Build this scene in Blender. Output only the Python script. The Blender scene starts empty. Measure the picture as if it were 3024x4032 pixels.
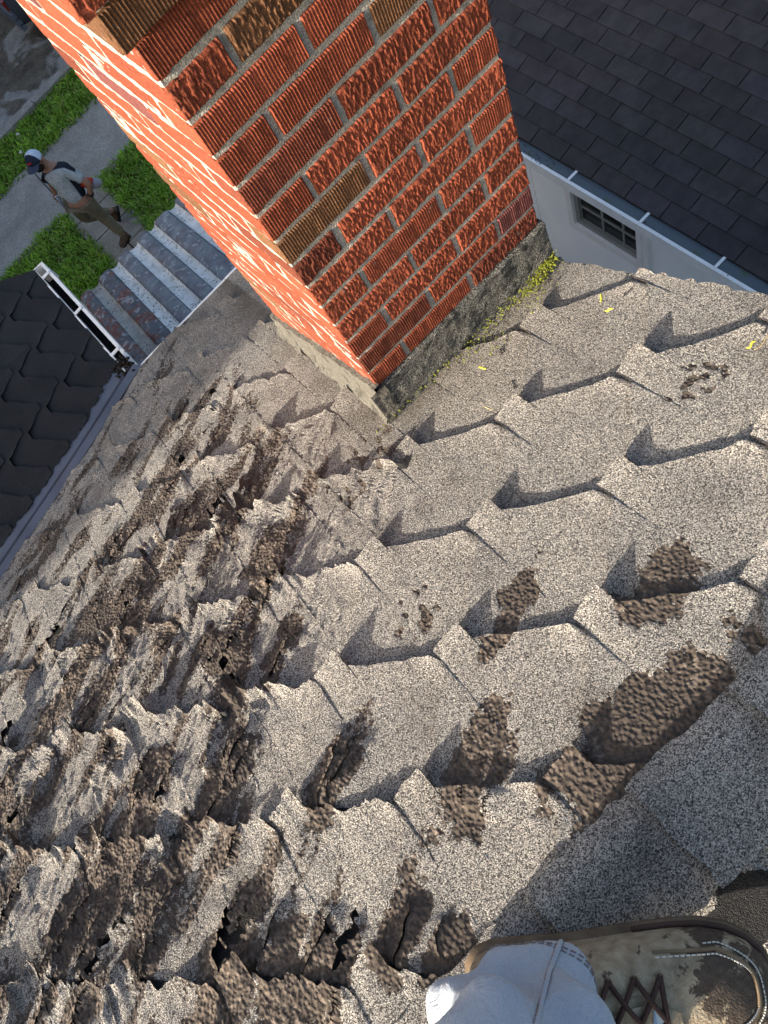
import bpy, bmesh, math, random
import numpy as np
from mathutils import Vector, Matrix, Quaternion
random.seed(7); rng = np.random.default_rng(7)
SC = bpy.context.scene; COL = SC.collection
R = math.radians

# ------------------------------------------------------------------ camera
# world: X runs along the ridge, Y towards the street, Z up; the camera is the origin
FPX, THETA, ROLL = 3117.2, 0.460271, 0.795170
r0 = Vector((1, 0, 0)); u0 = Vector((0, math.cos(THETA), math.sin(THETA)))
fw = Vector((0, math.sin(THETA), -math.cos(THETA)))
cr = r0*math.cos(ROLL) - u0*math.sin(ROLL); cu = r0*math.sin(ROLL) + u0*math.cos(ROLL)
cam = bpy.data.cameras.new('camera'); camo = bpy.data.objects.new('camera', cam); COL.objects.link(camo)
camo.matrix_world = Matrix(((cr.x, cu.x, -fw.x, 0), (cr.y, cu.y, -fw.y, 0), (cr.z, cu.z, -fw.z, 0), (0, 0, 0, 1)))
cam.sensor_fit = 'HORIZONTAL'; cam.sensor_width = 36; cam.lens = FPX/3024*36
cam.clip_start = 0.02; cam.clip_end = 400
SC.camera = camo

# ------------------------------------------------------------------ light
SUN = Vector((-0.95, -0.095, 0.30)).normalized()
elev = math.asin(SUN.z); az = math.atan2(SUN.y, SUN.x)
w = bpy.data.worlds.new('World'); SC.world = w; w.use_nodes = True
bg = w.node_tree.nodes['Background']; sky = w.node_tree.nodes.new('ShaderNodeTexSky')
sky.sky_type = 'NISHITA'; sky.sun_disc = False; sky.sun_elevation = elev; sky.sun_rotation = math.pi/2 - az
sky.air_density = 1.0; sky.dust_density = 5.0; sky.ozone_density = 1.0
w.node_tree.links.new(sky.outputs[0], bg.inputs[0]); bg.inputs[1].default_value = 0.112
sl = bpy.data.lights.new('sun', 'SUN'); sl.energy = 4.0; sl.angle = R(0.5); sl.color = (1.0, 0.90, 0.77)
so = bpy.data.objects.new('sun', sl); COL.objects.link(so); so.rotation_mode = 'QUATERNION'
so.rotation_quaternion = SUN.to_track_quat('Z', 'Y')
SC.view_settings.view_transform = 'Standard'; SC.view_settings.look = 'None'
SC.view_settings.exposure = 1.45; SC.view_settings.gamma = 1.0

# ------------------------------------------------------------------ helpers: noise
def _h(ix, iy, s):
    n = (ix.astype(np.int64)*374761393 + iy.astype(np.int64)*668265263 + s*1442695041) & 0x7fffffff
    n = ((n ^ (n >> 13))*1274126177) & 0x7fffffff
    return ((n ^ (n >> 16)) & 0xffff)/65535.0
def vn(x, y, s=0):
    x = np.asarray(x, float); y = np.asarray(y, float)
    ix = np.floor(x); iy = np.floor(y); fx = x-ix; fy = y-iy
    fx = fx*fx*(3-2*fx); fy = fy*fy*(3-2*fy)
    a = _h(ix, iy, s); b = _h(ix+1, iy, s); c = _h(ix, iy+1, s); d = _h(ix+1, iy+1, s)
    return (a*(1-fx)+b*fx)*(1-fy) + (c*(1-fx)+d*fx)*fy
def fbm(x, y, s=0, o=4):
    t = 0; a = 0.5; n = 0
    for i in range(o):
        t = t + a*vn(x, y, s+i*17); n += a; a *= .5; x = x*2.03; y = y*2.03
    return t/n
def sst(a, b, x):
    t = np.clip((x-a)/(b-a), 0, 1); return t*t*(3-2*t)

# ------------------------------------------------------------------ helpers: meshes
class MB:
    def __init__(s): s.v = []; s.f = []; s.n = 0; s.at = {}
    def add(s, v, f, **at):
        v = np.asarray(v, float).reshape(-1, 3); s.v.append(v)
        s.f += [tuple(int(i)+s.n for i in q) for q in f]
        for k, a in at.items():
            a = np.asarray(a, float)
            if a.ndim == 0: a = np.full(len(v), float(a))
            if a.ndim == 1 and k.startswith('c_'): a = np.tile(a, (len(v), 1))
            s.at.setdefault(k, []).append((s.n, a))
        s.n += len(v); return s
    def box(s, lo, hi, **at):
        x0, y0, z0 = lo; x1, y1, z1 = hi
        v = [(x0,y0,z0),(x1,y0,z0),(x1,y1,z0),(x0,y1,z0),(x0,y0,z1),(x1,y0,z1),(x1,y1,z1),(x0,y1,z1)]
        return s.add(v, [(0,3,2,1),(4,5,6,7),(0,1,5,4),(1,2,6,5),(2,3,7,6),(3,0,4,7)], **at)
    def prism(s, pts, d, **at):            # polygon (3d points) extruded by the vector d
        p = [Vector(q) for q in pts]; d = Vector(d); n = len(p)
        v = [tuple(q) for q in p]+[tuple(q+d) for q in p]
        return s.add(v, [tuple(range(n))[::-1], tuple(range(n, 2*n))]+[(i, (i+1) % n, (i+1) % n+n, i+n) for i in range(n)], **at)
    def grid(s, V, mask=None, flip=False, **at):   # V: (r,c,3)
        r, c, _ = V.shape; idx = np.arange(r*c).reshape(r, c)
        q = np.stack([idx[:-1,:-1], idx[:-1,1:], idx[1:,1:], idx[1:,:-1]], -1)
        q = q.reshape(-1, 4) if mask is None else q[mask]
        if flip: q = q[:, ::-1]
        return s.add(V.reshape(-1, 3), q.tolist(), **{k: np.asarray(a).reshape(r*c, -1).squeeze() for k, a in at.items()})
    def loft(s, rings, cap=True, **at):    # rings: list of (n,3) closed loops
        n = len(rings[0]); v = np.concatenate([np.asarray(q, float) for q in rings]); f = []
        for i in range(len(rings)-1):
            for j in range(n): f.append((i*n+j, i*n+(j+1) % n, (i+1)*n+(j+1) % n, (i+1)*n+j))
        if cap: f.append(tuple(range(n))[::-1]); f.append(tuple((len(rings)-1)*n+j for j in range(n)))
        return s.add(v, f, **at)
    def tube(s, path, rad, n=8, **at):
        P = [Vector(p) for p in path]; rs = rad if hasattr(rad, '__len__') else [rad]*len(P); rings = []
        for i, p in enumerate(P):
            t = (P[min(i+1, len(P)-1)]-P[max(i-1, 0)]).normalized()
            a = t.orthogonal().normalized() if i == 0 else (a - t*a.dot(t)).normalized()
            b = t.cross(a)
            rings.append([tuple(p+(a*math.cos(k/n*2*math.pi)+b*math.sin(k/n*2*math.pi))*rs[i]) for k in range(n)])
        return s.loft(rings, **at)
    def blob(s, c, r, seed=0, n=6, m=5, rough=.25, **at):
        v = []; f = []
        for i in range(m+1):
            th = math.pi*i/m
            for j in range(n):
                ph = 2*math.pi*j/n; k = 1+rough*(float(vn(i*1.7+seed*3.1, j*1.3+seed*7.7, 5))-.5)*2
                rr = r if hasattr(r, '__len__') else (r, r, r)
                v.append((c[0]+rr[0]*k*math.sin(th)*math.cos(ph), c[1]+rr[1]*k*math.sin(th)*math.sin(ph), c[2]+rr[2]*k*math.cos(th)))
        for i in range(m):
            for j in range(n): f.append((i*n+j, (i+1)*n+j, (i+1)*n+(j+1) % n, i*n+(j+1) % n))
        return s.add(v, f, **at)
    def build(s, name, mat, parent=None, smooth=False):
        me = bpy.data.meshes.new(name)
        V = np.concatenate(s.v) if s.v else np.zeros((0, 3))
        me.from_pydata(V.tolist(), [], s.f)
        for k, parts in s.at.items():
            if k.startswith('c_'):
                A = np.ones((s.n, 4)); A[:, :3] = .2
                for o, a in parts: A[o:o+len(a), :3] = a
                me.attributes.new(k, 'FLOAT_COLOR', 'POINT').data.foreach_set('color', A.ravel())
            else:
                A = np.zeros(s.n)
                for o, a in parts: A[o:o+len(a)] = a
                me.attributes.new(k, 'FLOAT', 'POINT').data.foreach_set('value', A)
        if smooth: me.polygons.foreach_set('use_smooth', [True]*len(me.polygons))
        me.update(); me.materials.append(mat)
        o = bpy.data.objects.new(name, me); COL.objects.link(o)
        if parent is not None: put(o, parent)
        return o
def put(o, parent):
    o.parent = parent
    if parent.type == 'EMPTY': o.matrix_parent_inverse = Matrix.Translation(-Vector(parent.location))
    return o
def thing(name, label, cat, loc, group=None):
    o = bpy.data.objects.new(name, None); COL.objects.link(o); o.location = loc; o.empty_display_size = .1
    o['label'] = label; o['category'] = cat
    if group: o['group'] = group
    return o
def tag(o, label, cat, group=None):
    o['label'] = label; o['category'] = cat
    if group: o['group'] = group
    return o
def struct(o): o['kind'] = 'structure'; return o
def skin(name, verts, edges, radii, mat, parent, root=0, sub=2):
    me = bpy.data.meshes.new(name); me.from_pydata(verts, edges, []); me.materials.append(mat)
    o = bpy.data.objects.new(name, me); COL.objects.link(o)
    m = o.modifiers.new('skin', 'SKIN'); m.use_smooth_shade = True
    if not me.skin_vertices: me.attributes.new  # layer is made by the modifier
    for i, r in enumerate(radii):
        sv = me.skin_vertices[0].data[i]; sv.radius = r if hasattr(r, '__len__') else (r, r); sv.use_root = (i == root)
    s = o.modifiers.new('subdivision', 'SUBSURF'); s.levels = sub; s.render_levels = sub
    put(o, parent); return o

# ------------------------------------------------------------------ helpers: materials
class Mat:
    def __init__(s, name, rough=.8, spec=.3):
        s.m = bpy.data.materials.new(name); s.m.use_nodes = True; s.t = s.m.node_tree
        s.p = s.t.nodes['Principled BSDF']; s.p.inputs['Roughness'].default_value = rough
        s.p.inputs['Specular IOR Level'].default_value = spec
        s.co = s.t.nodes.new('ShaderNodeTexCoord').outputs['Object']
    def set(s, sock, v):
        if isinstance(v, bpy.types.NodeSocket): s.t.links.new(v, sock)
        else:
            if hasattr(v, '__len__') and len(v) == 3 and len(sock.default_value) == 4: v = (*v, 1)
            sock.default_value = v
    def map(s, scale=(1, 1, 1), rot=(0, 0, 0), co=None):
        n = s.t.nodes.new('ShaderNodeMapping'); n.vector_type = 'POINT'
        s.set(n.inputs['Vector'], co or s.co); n.inputs['Scale'].default_value = scale; n.inputs['Rotation'].default_value = rot
        return n.outputs[0]
    def noise(s, scale, det=3, co=None, rough=.55, dist=0):
        n = s.t.nodes.new('ShaderNodeTexNoise'); s.set(n.inputs['Vector'], co or s.co)
        n.inputs['Scale'].default_value = scale; n.inputs['Detail'].default_value = det
        n.inputs['Roughness'].default_value = rough; n.inputs['Distortion'].default_value = dist
        return n.outputs[0]
    def vor(s, scale, out='Distance', feat='F1', co=None, rand=1):
        n = s.t.nodes.new('ShaderNodeTexVoronoi'); n.feature = feat; s.set(n.inputs['Vector'], co or s.co)
        n.inputs['Scale'].default_value = scale; n.inputs['Randomness'].default_value = rand
        return n.outputs[out]
    def ramp(s, f, stops, interp='LINEAR'):
        n = s.t.nodes.new('ShaderNodeValToRGB'); s.set(n.inputs[0], f); e = n.color_ramp; e.interpolation = interp
        while len(e.elements) < len(stops): e.elements.new(.5)
        for el, (p, c) in zip(e.elements, stops):
            el.position = p; el.color = (*c, 1) if hasattr(c, '__len__') else (c, c, c, 1)
        return n.outputs[0]
    def mix(s, f, a, b, mode='MIX'):
        n = s.t.nodes.new('ShaderNodeMix'); n.data_type = 'RGBA'; n.blend_type = mode
        s.set(n.inputs[0], f); s.set(n.inputs[6], a); s.set(n.inputs[7], b); return n.outputs[2]
    def math(s, op, a, b=0.0, c=None, clamp=False):
        n = s.t.nodes.new('ShaderNodeMath'); n.operation = op; n.use_clamp = clamp
        s.set(n.inputs[0], a); s.set(n.inputs[1], b)
        if c is not None: s.set(n.inputs[2], c)
        return n.outputs[0]
    def step(s, x, a, b):
        n = s.t.nodes.new('ShaderNodeMapRange'); n.interpolation_type = 'SMOOTHSTEP'
        s.set(n.inputs[0], x); n.inputs[1].default_value = a; n.inputs[2].default_value = b; return n.outputs[0]
    def attr(s, name, out='Fac'):
        n = s.t.nodes.new('ShaderNodeAttribute'); n.attribute_name = name; return n.outputs[out]
    def sep(s, co=None):
        n = s.t.nodes.new('ShaderNodeSeparateXYZ'); s.set(n.inputs[0], co or s.co); return n.outputs
    def bump(s, h, dist=.01, strength=1, nrm=None):
        n = s.t.nodes.new('ShaderNodeBump'); s.set(n.inputs['Height'], h)
        n.inputs['Distance'].default_value = dist; n.inputs['Strength'].default_value = strength
        if nrm: s.t.links.new(nrm, n.inputs['Normal'])
        return n.outputs[0]
    def done(s, col=None, nrm=None, rough=None, metal=None):
        if col is not None: s.set(s.p.inputs['Base Color'], col)
        if nrm is not None: s.set(s.p.inputs['Normal'], nrm)
        if rough is not None: s.set(s.p.inputs['Roughness'], rough)
        if metal is not None: s.set(s.p.inputs['Metallic'], metal)
        return s.m

def simple(name, c, rough=.7, var=.25, scale=30, bump=0.0, spec=.3, metal=0):
    m = Mat(name, rough, spec); n = m.noise(scale, 4)
    col = m.ramp(n, [(.25, tuple(x*(1-var) for x in c)), (.75, tuple(min(1, x*(1+var)) for x in c))])
    return m.done(col, m.bump(n, bump) if bump else None, None, metal)

def shingle_mat():
    m = Mat('weathered_shingle', .9, .25)
    wear, hid, dirt, edge = m.attr('wear'), m.attr('hid'), m.attr('dirt'), m.attr('edge')
    # loose and lost granules: jagged outline at granule size
    jag = m.math('SUBTRACT', m.noise(130, 3), .5)
    wv = m.math('ADD', wear, m.math('MULTIPLY', jag, .35))
    brown = m.step(wv, .49, .51)
    g = m.vor(600, 'Color'); gr = m.sep(g)
    gcol = m.ramp(gr[0], [(0, (.045, .044, .045)), (.25, (.12, .116, .112)), (.5, (.32, .305, .285)), (.8, (.52, .495, .455)), (1, (.72, .69, .63))])
    tone = m.ramp(m.noise(5.5, 5, m.map((1, .7, 1)), rough=.65), [(.30, (.62, .60, .58)), (.48, (.95, .93, .91)), (.7, (1.12, 1.09, 1.04))])
    tone = m.mix(m.math('MULTIPLY', m.step(m.noise(60, 4, rough=.7), .58, .68), .5), tone, (.42, .40, .39))
    gcol = m.mix(1, gcol, tone, 'MULTIPLY')
    gcol = m.mix(m.math('MULTIPLY', dirt, .8), gcol, m.mix(m.noise(300, 2), (.022, .019, .014), (.16, .12, .085)))
    bv = m.vor(140, 'Distance', 'SMOOTH_F1', m.map((1, 1, 1)))
    bcol = m.ramp(m.noise(95, 4), [(.3, (.036, .029, .024)), (.5, (.090, .071, .057)), (.68, (.22, .175, .14)), (.8, (.34, .28, .225))])
    bcol = m.mix(m.step(m.noise(4.5, 3), .42, .62), bcol, m.mix(m.noise(200, 2), (.034, .028, .024), (.115, .092, .076)))
    col = m.mix(brown, gcol, bcol)
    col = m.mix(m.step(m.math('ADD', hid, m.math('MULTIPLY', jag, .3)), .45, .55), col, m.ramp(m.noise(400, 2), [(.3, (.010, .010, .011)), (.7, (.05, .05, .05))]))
    hg = m.math('ADD', m.math('MULTIPLY', m.vor(560), -.8), m.math('MULTIPLY', m.noise(260, 3), 1.3))
    hb = m.math('ADD', m.math('MULTIPLY', bv, 2.0), m.math('MULTIPLY', m.noise(260, 3), .5))
    h = m.math('ADD', m.math('MULTIPLY', hg, m.math('SUBTRACT', 1, brown)), m.math('MULTIPLY', m.math('SUBTRACT', hb, .9), brown))
    return m.done(col, m.bump(h, .0034, 1))
M_SHINGLE = shingle_mat()

def dark_shingle(name, lo, hi):
    m = Mat(name, .85, .35); c = m.attr('c_col', 'Color')
    s = m.ramp(m.vor(330, 'Color'), [(0, lo), (1, hi)])
    col = m.mix(1, m.mix(.5, s, m.ramp(m.noise(9, 4), [(.3, lo), (.7, hi)])), c, 'MULTIPLY')
    return m.done(col, m.bump(m.noise(350, 2), .002))
M_DARKHEX = dark_shingle('dark_hex_shingle', (.006, .007, .009), (.024, .026, .030))
M_TAB = dark_shingle('dark_tab_shingle', (.022, .021, .025), (.066, .062, .066))

def brick_mat():
    m = Mat('brick', .85, .2); c = m.attr('c_col', 'Color')
    n = m.noise(140, 4); v = m.ramp(m.noise(420, 3), [(.3, .62), (.7, 1.25)])
    col = m.mix(1, m.mix(1, c, v, 'MULTIPLY'), m.ramp(n, [(.3, .7), (.7, 1.2)]), 'MULTIPLY')
    lic = m.step(m.noise(38, 5), .66, .72)
    col = m.mix(m.math('MULTIPLY', lic, .35), col, (.42, .36, .29))
    return m.done(col, m.bump(m.math('ADD', m.noise(500, 3), n), .0011))
M_BRICK = brick_mat()
def mortar_mat(name, stops, d=.003):
    m = Mat(name, .95, .15)
    col = m.ramp(m.vor(520, 'Color'), stops)
    col = m.mix(m.step(m.noise(26, 5), .56, .66), col, m.mix(m.noise(300, 2), stops[0][1], stops[1][1]))
    return m.done(col, m.bump(m.math('ADD', m.noise(330, 3), m.noise(90, 3)), d))
M_MORTAR = mortar_mat('mortar', [(0, (.15, .145, .13)), (.35, (.31, .30, .265)), (1, (.54, .52, .455))])
M_CEMENT = mortar_mat('cement', [(0, (.055, .052, .046)), (.35, (.125, .118, .10)), (1, (.27, .255, .22))], .006)
M_TAR = mortar_mat('lichened_tar', [(0, (.012, .012, .011)), (.4, (.055, .055, .050)), (1, (.30, .295, .27))], .004)
M_MOSS = simple('moss', (.185, .205, .025), .9, .45, 120, .002)
M_WHITE = simple('white_paint', (.72, .76, .78), .45, .10, 14)
M_TRIM = simple('white_trim', (.80, .82, .83), .4, .07, 20)
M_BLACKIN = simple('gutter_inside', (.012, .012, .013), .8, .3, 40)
M_METAL = simple('grey_metal', (.14, .155, .19), .42, .2, 9, 0, .5, .2)

# ------------------------------------------------------------------ measures
K = math.sqrt(1+.42**2)
ZR = -1.262                                   # roof plane height at the ridge
P0 = np.array((0, 0, ZR)); AX = np.array((1., 0, 0))
AS = np.array((0, 1, -.42))/K; AN = np.array((0, .42, 1))/K
BS = np.array((0, -1, -.42))/K; BN = np.array((0, -.42, 1))/K      # rear slope
def main(x, s, n): return P0 + np.multiply.outer(x, AX) + np.multiply.outer(s, AS) + np.multiply.outer(n, AN)
def rear(x, s, n): return P0 + np.multiply.outer(x, AX) + np.multiply.outer(s, BS) + np.multiply.outer(n, BN)
GZ = -7.3
CX0, CX1, CY0, CY1 = .195, .725, 1.0017, 1.655; CH = .0677; CZ = -1.542      # chimney; CZ = underside of the lowest course

# =================================================================== HOUSE
house = thing('house', 'house with badly worn grey shingle roof, red brick chimney and dark shingled side roof', 'house', (0, 0, GZ))

# ---- worn interlocking shingles: every tile has a narrow tongue with flared sides
PX = np.array((-.251, -.220, -.205, -.070, -.0695, -.0005, 0, .135, .150, .181))
PS = np.array((-.160, -.160, -.122, .000, .042, .042, 0, -.122, -.160, -.160))
PA = np.array((.001, .001, .002, .006, .010, .026, .011, .012, .002, .001))   # how far each place along the edge curls up
ELL = [(.050,.417,.111,.030,-156.1),(.233,.222,.069,.055,-173.3),(.030,.075,.190,.072,180),(-.197,.231,.113,.055,-155.5),
 (-.392,.440,.115,.044,-151),(-.608,.625,.105,.05,-149.8),(-.370,.772,.089,.030,-152.4),(-.778,.781,.113,.05,-157.6),
 (-1.05,.638,.101,.05,-152.2),(-.859,.505,.097,.045,-162.6),(-.885,.434,.057,.035,-139.6),(-.692,.327,.1,.045,-139.2),
 (-.644,.233,.095,.040,-137.9),(-.589,.189,.069,.026,-124),(-.394,.046,.06,.043,-144.2),(-.435,.134,.075,.043,-143.6),
 (.05,.125,.058,.022,-153.4),(-.216,.004,.038,.018,-145.3)]
CRK = [(-1.135,.578,-.975,.661),(-.974,.401,-.78,.514),(-.495,.381,-.339,.488),(-.694,.568,-.612,.613),(-.749,.221,-.6,.317),
 (-.69,.321,-.623,.351),(-1.223,.821,-1.116,.847),(-.845,.747,-.76,.767),(-1.222,.935,-1.174,.946),(-.252,.198,-.207,.232),
 (-.236,.158,-.193,.186),(-.415,.055,-.377,.099),(-.53,.041,-.403,.152),
 (-.719,1.271,-.593,1.332),(-.909,1.522,-.831,1.584),(-.735,1.601,-.678,1.619),(-.447,1.357,-.433,1.407),(-.393,1.021,-.337,1.073),
 (-.552,.909,-.501,.92),(-.235,1.691,-.176,1.718),(-.155,1.767,-.104,1.773),(-.604,2.033,-.55,2.066),(-.35,1.317,-.276,1.349),(-1.114,1.595,-1.075,1.595)]
def leftness(x, s): return sst(.12, -.26, x-np.interp(s, [0, .3, .6, .85, 1.0, 1.12, 2.4], [-.42, -.38, -.32, -.22, -.02, .16, .2]))
def wear_of(x, s):
    c, d = math.cos(R(28)), math.sin(R(28)); p = x*c+s*d; q = -x*d+s*c
    wx = (fbm(x*9, s*9, 90, 3)-.5)*.10
    n = .55*fbm(p*4.5+wx*4, (q+wx*.5)*13, 3, 4)+.45*fbm(p*10+wx*4, (q+wx*.6)*30, 33, 4)
    L = leftness(x, s)
    wv = -.02 + 1.0*(n-.5) + .52*L*(1-.12*sst(1.4, 1.8, s))
    for cx, cs, la, lb, an in ELL:
        t = R(an); dx = x-cx; ds = s-cs
        a = (dx*math.cos(t)+ds*math.sin(t))/la; b = (-dx*math.sin(t)+ds*math.cos(t))/lb
        rr = np.sqrt(a*a+b*b)+1.5*(fbm(x*24, s*24, 40, 4)-.5)+.35*(vn(x*140, s*140, 41)-.5)
        wv = np.maximum(wv, .5+.45*(1-rr))
    # scattered bare specks
    for cx, cs, rad in ((.585,.47,.10), (.10,1.03,.14), (-.02,.98,.10), (.42,.10,.10), (-.1,.55,.12)):
        f = np.exp(-((x-cx)**2+(s-cs)**2)/(rad*rad))
        wv = np.maximum(wv, f*(.14+.66*vn(x*85, s*60, 61)))
    return wv
_n = 900; _x = rng.uniform(-1.5, .15, _n); _s = rng.uniform(.05, 2.2, _n); _w = wear_of(_x, _s)
_got = []
for x, q, wv in zip(_x, _s, _w):
    if wv < .56 or leftness(x, q) < .3 or any(abs((x-a)*.5-(q-b)*.87) < .022 and math.hypot(x-a, q-b) < .13 for a, b in _got): continue
    l = random.uniform(.035, .095) if q < .95 else random.uniform(.02, .055); a = R(random.uniform(22, 38)); _got.append((x, q))
    CRK.append((x-l*math.cos(a), q-l*math.sin(a), x+l*math.cos(a), q+l*math.sin(a)))
def dirt_of(x, s):
    d = np.exp(-np.clip(1.12-s, 0, 9)/.10-np.clip(s-1.2, 0, 9)/.02)*sst(.08, .22, x)*1.15
    d = np.maximum(d, .8*np.exp(-np.clip(CX0-x, 0, 9)/.07)*sst(1.0, 1.1, s)*(x < CX0+.02))
    d = d*(.55+.8*fbm(x*14, s*14, 8, 3))
    return np.clip(d, 0, 1)
XL = lambda s: -.292-(2.479-s)*1.855          # where the metal strip cuts the slope
def XR(s): return np.where(s < 1.03, .732+(1.03-s)*.14, .735)
roof = MB()
def tile(mb, V, frame, mirror=False, amp=1.0, res=.005, clip=True, Ssign=1):
    vx, vs = V
    key = int(abs(vx*977+vs*3571)*10) % 997
    flat = 1-.65*float(sst(1.35, 1.75, vs))
    left = float(leftness(np.array(vx), np.array(vs))) if Ssign > 0 else .25
    nx = int(.432/res)
    xs = np.unique(np.concatenate([np.linspace(PX[0]-.001, PX[-1]+.001, nx), PX]))
    sb = np.interp(xs, PX, PS)
    X = xs+vx
    jit = (.004+.012*left)*(vn(X*45, np.full_like(X, vs*50), 5)-.5)*2 + .010*left*(np.abs(vn(X*95, X*0+key, 6)-.5)*2-.4)*2 + .0018*(vn(X*260, X*0+key, 7)-.5)*2
    sb = sb + jit
    st = -.36
    nr = max(24, int(.32/res)); t = np.concatenate([np.linspace(0, .42, max(5, nr//6))[:-1], np.linspace(.42, 1, nr)])
    XX = np.repeat(X[None], len(t), 0); SS = vs + st + t[:, None]*(sb[None]-st)
    ds = (vs+sb)[None]-SS
    A = np.interp(xs, PX, PA); mid = np.clip((xs-.004)/.131, 0, 1); A = np.where(xs > .0, np.interp(xs, (0, .03, .10, .135, .15), (.0115, .0065, .006, .013, .001)), A)
    A = A*(.55+.65*vn(X*7, X*0+vs*31, 12)) + left*.003
    A = A*amp*flat
    n = .013*(SS-(vs+st))/.42 + A[None]*np.exp(-ds/(.050-.016*left)) + (left*flat*.018*sst(.50, .92, vn(X*24, X*0+vs*13, 14)))[None]*np.exp(-ds/.014) + .003*(fbm(XX*11, SS*11, 21, 3)-.5)*(1+2*left)
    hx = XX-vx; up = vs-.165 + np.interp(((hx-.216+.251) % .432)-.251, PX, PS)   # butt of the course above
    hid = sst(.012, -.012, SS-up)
    c_, d_ = math.cos(R(28)), math.sin(R(28)); pp = XX*c_+SS*d_; qq = -XX*d_+SS*c_; wv0 = .02*(fbm(XX*12, SS*12, 91, 3)-.5)
    rid = 1-np.abs(2*fbm(pp*9, (qq+wv0)*36, 77, 4)-1)
    n = n + left*flat*(1-hid)*((.0008+.0045*float(sst(.65, 1.1, vs)))*sst(.70, .98, rid)+.0022*(fbm(XX*60, SS*60, 78, 3)-.5))
    wear = wear_of(XX, SS) if Ssign > 0 else .16+.6*(fbm(XX*12, SS*12, 66, 4)-.5)
    if Ssign < 0: hid = np.maximum(hid, sst(1.25, .85, np.sqrt(((XX+.035)/.075)**2+((SS-.195)/.040)**2)+.8*(fbm(XX*30, SS*30, 55, 3)-.5)))
    n = n - .0016*sst(.45, .55, wear)
    ok = np.ones(XX.shape, bool)
    cut = np.zeros((len(t)-1, len(xs)-1), bool)
    for (x0, s0, x1, s1) in (CRK if Ssign > 0 else []):
        cx, cs = (x0+x1)/2, (s0+s1)/2
        if abs(cx-vx) > .34 or not (-.34 < cs-vs < .12): continue
        L = math.hypot(x1-x0, s1-s0)/2; dx, dss = (x1-x0)/2/L, (s1-s0)/2/L
        # only the tile that lies open at the crack's middle is split
        hc = cx-vx; upc = vs-.165+np.interp(((hc-.216+.251) % .432)-.251, PX, PS); loc = vs+np.interp(hc, PX, PS)
        if not (upc < cs < loc) or abs(hc+.035) > .216: continue
        a = (XX-cx)*dx+(SS-cs)*dss; b = -(XX-cx)*dss+(SS-cs)*dx
        b = b+.006*(vn(a*60, a*0+key, 31)-.5)*2
        e = np.clip(1-(a/L)**2, 0, 1); sg = np.where(b >= 0, 1., -1.); rr_ = res*1.5; w0 = (.0015+.050*L)*e*(.6+.8*vn(a*45, a*0+key, 32)); ab = np.abs(b)
        wd = np.where(ab < rr_, w0-ab, w0*np.exp(-(ab-rr_)/.02)); wd = np.where(e > 0, wd, 0)
        XX = XX-sg*wd*dss; SS = SS+sg*wd*dx
        lip = flat*(.007+.15*L)*np.sqrt(e)*np.exp(-np.abs(b)/.022)*(1-hid)
        n = n+lip*np.where(sg > 0, .55, 1.0)
        sgn = b >= 0
        q = sgn[:-1,:-1].astype(int)+sgn[1:,:-1]+sgn[:-1,1:]+sgn[1:,1:]
        cut |= (q > 0) & (q < 4) & (np.abs(a[:-1,:-1]) < L*.96)
    n = np.maximum(n, .0005)
    if clip and Ssign > 0:
        jr = .006*(vn(SS*60, SS*0, 3)-.5)*2
        xr = XR(SS)+jr; xl = XL(SS)+.02*(fbm(SS*30, SS*0+3, 9, 3)-.5); se = 2.425
        out = (XX > xr)|(XX < xl)|(SS > se)|(SS < .0)
        XX = np.clip(XX, xl, xr); SS = np.clip(SS, 0, se)
    else:
        out = (SS < .0)|(XX > .82); SS = np.clip(SS, 0, 9); XX = np.minimum(XX, .82)
    om = out[:-1,:-1] & out[1:,:-1] & out[:-1,1:] & out[1:,1:]
    keep = ~(om | cut)
    dirt = dirt_of(XX, SS) if Ssign > 0 else XX*0
    f = main if Ssign > 0 else rear
    Pm = f(XX.ravel(), SS.ravel(), n.ravel()).reshape(*XX.shape, 3)
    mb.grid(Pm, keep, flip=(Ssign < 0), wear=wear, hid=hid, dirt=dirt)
    # torn thickness of the butt edge
    edge = np.stack([Pm[-1], f(XX[-1], SS[-1]-.001, np.maximum(n[-1]-.004, 0))])
    k2 = keep[-1][None]
    mb.grid(edge, k2, flip=(Ssign < 0), wear=np.stack([wear[-1]*0+.9]*2), hid=np.zeros((2, len(xs))), dirt=np.zeros((2, len(xs))))
for j in range(-4, 13):
    for i in range(-6, 4):
        vx = .165+.432*i+.216*(j % 2); vs = .585+.165*j
        if vx < XL(vs)-.35 or vx > 1.05 or vx < -1.9: continue
        res = .0045 if vs < .95 else (.006 if vs < 1.5 else .008)
        am = 1.0 - .45*math.exp(-((vx-.3)**2+(vs-1.15)**2)/.12)
        tile(roof, (vx, vs), main, amp=am, res=res)
# deck under the tiles, reaching beyond the frame
dk = [(XL(0.0)+.0, .0), (.715, 0), (.735, 2.40), (-.40, 2.40)]
ro = MB()
for a, b in (((-4.6, 0), None),): pass
roof.add(main(np.array([-4.9, .79, .72, .72, -.30]), np.array([0., 0, 1.0, 2.41, 2.41]), np.full(5, -.006)), [(0, 1, 2, 3, 4)], wear=np.full(5, .2), hid=np.ones(5), dirt=np.zeros(5))
roofo = roof.build('roof', M_SHINGLE, house, True)
roofo['label'] = 'curled and cracked grey shingle slope losing its granules'
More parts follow.
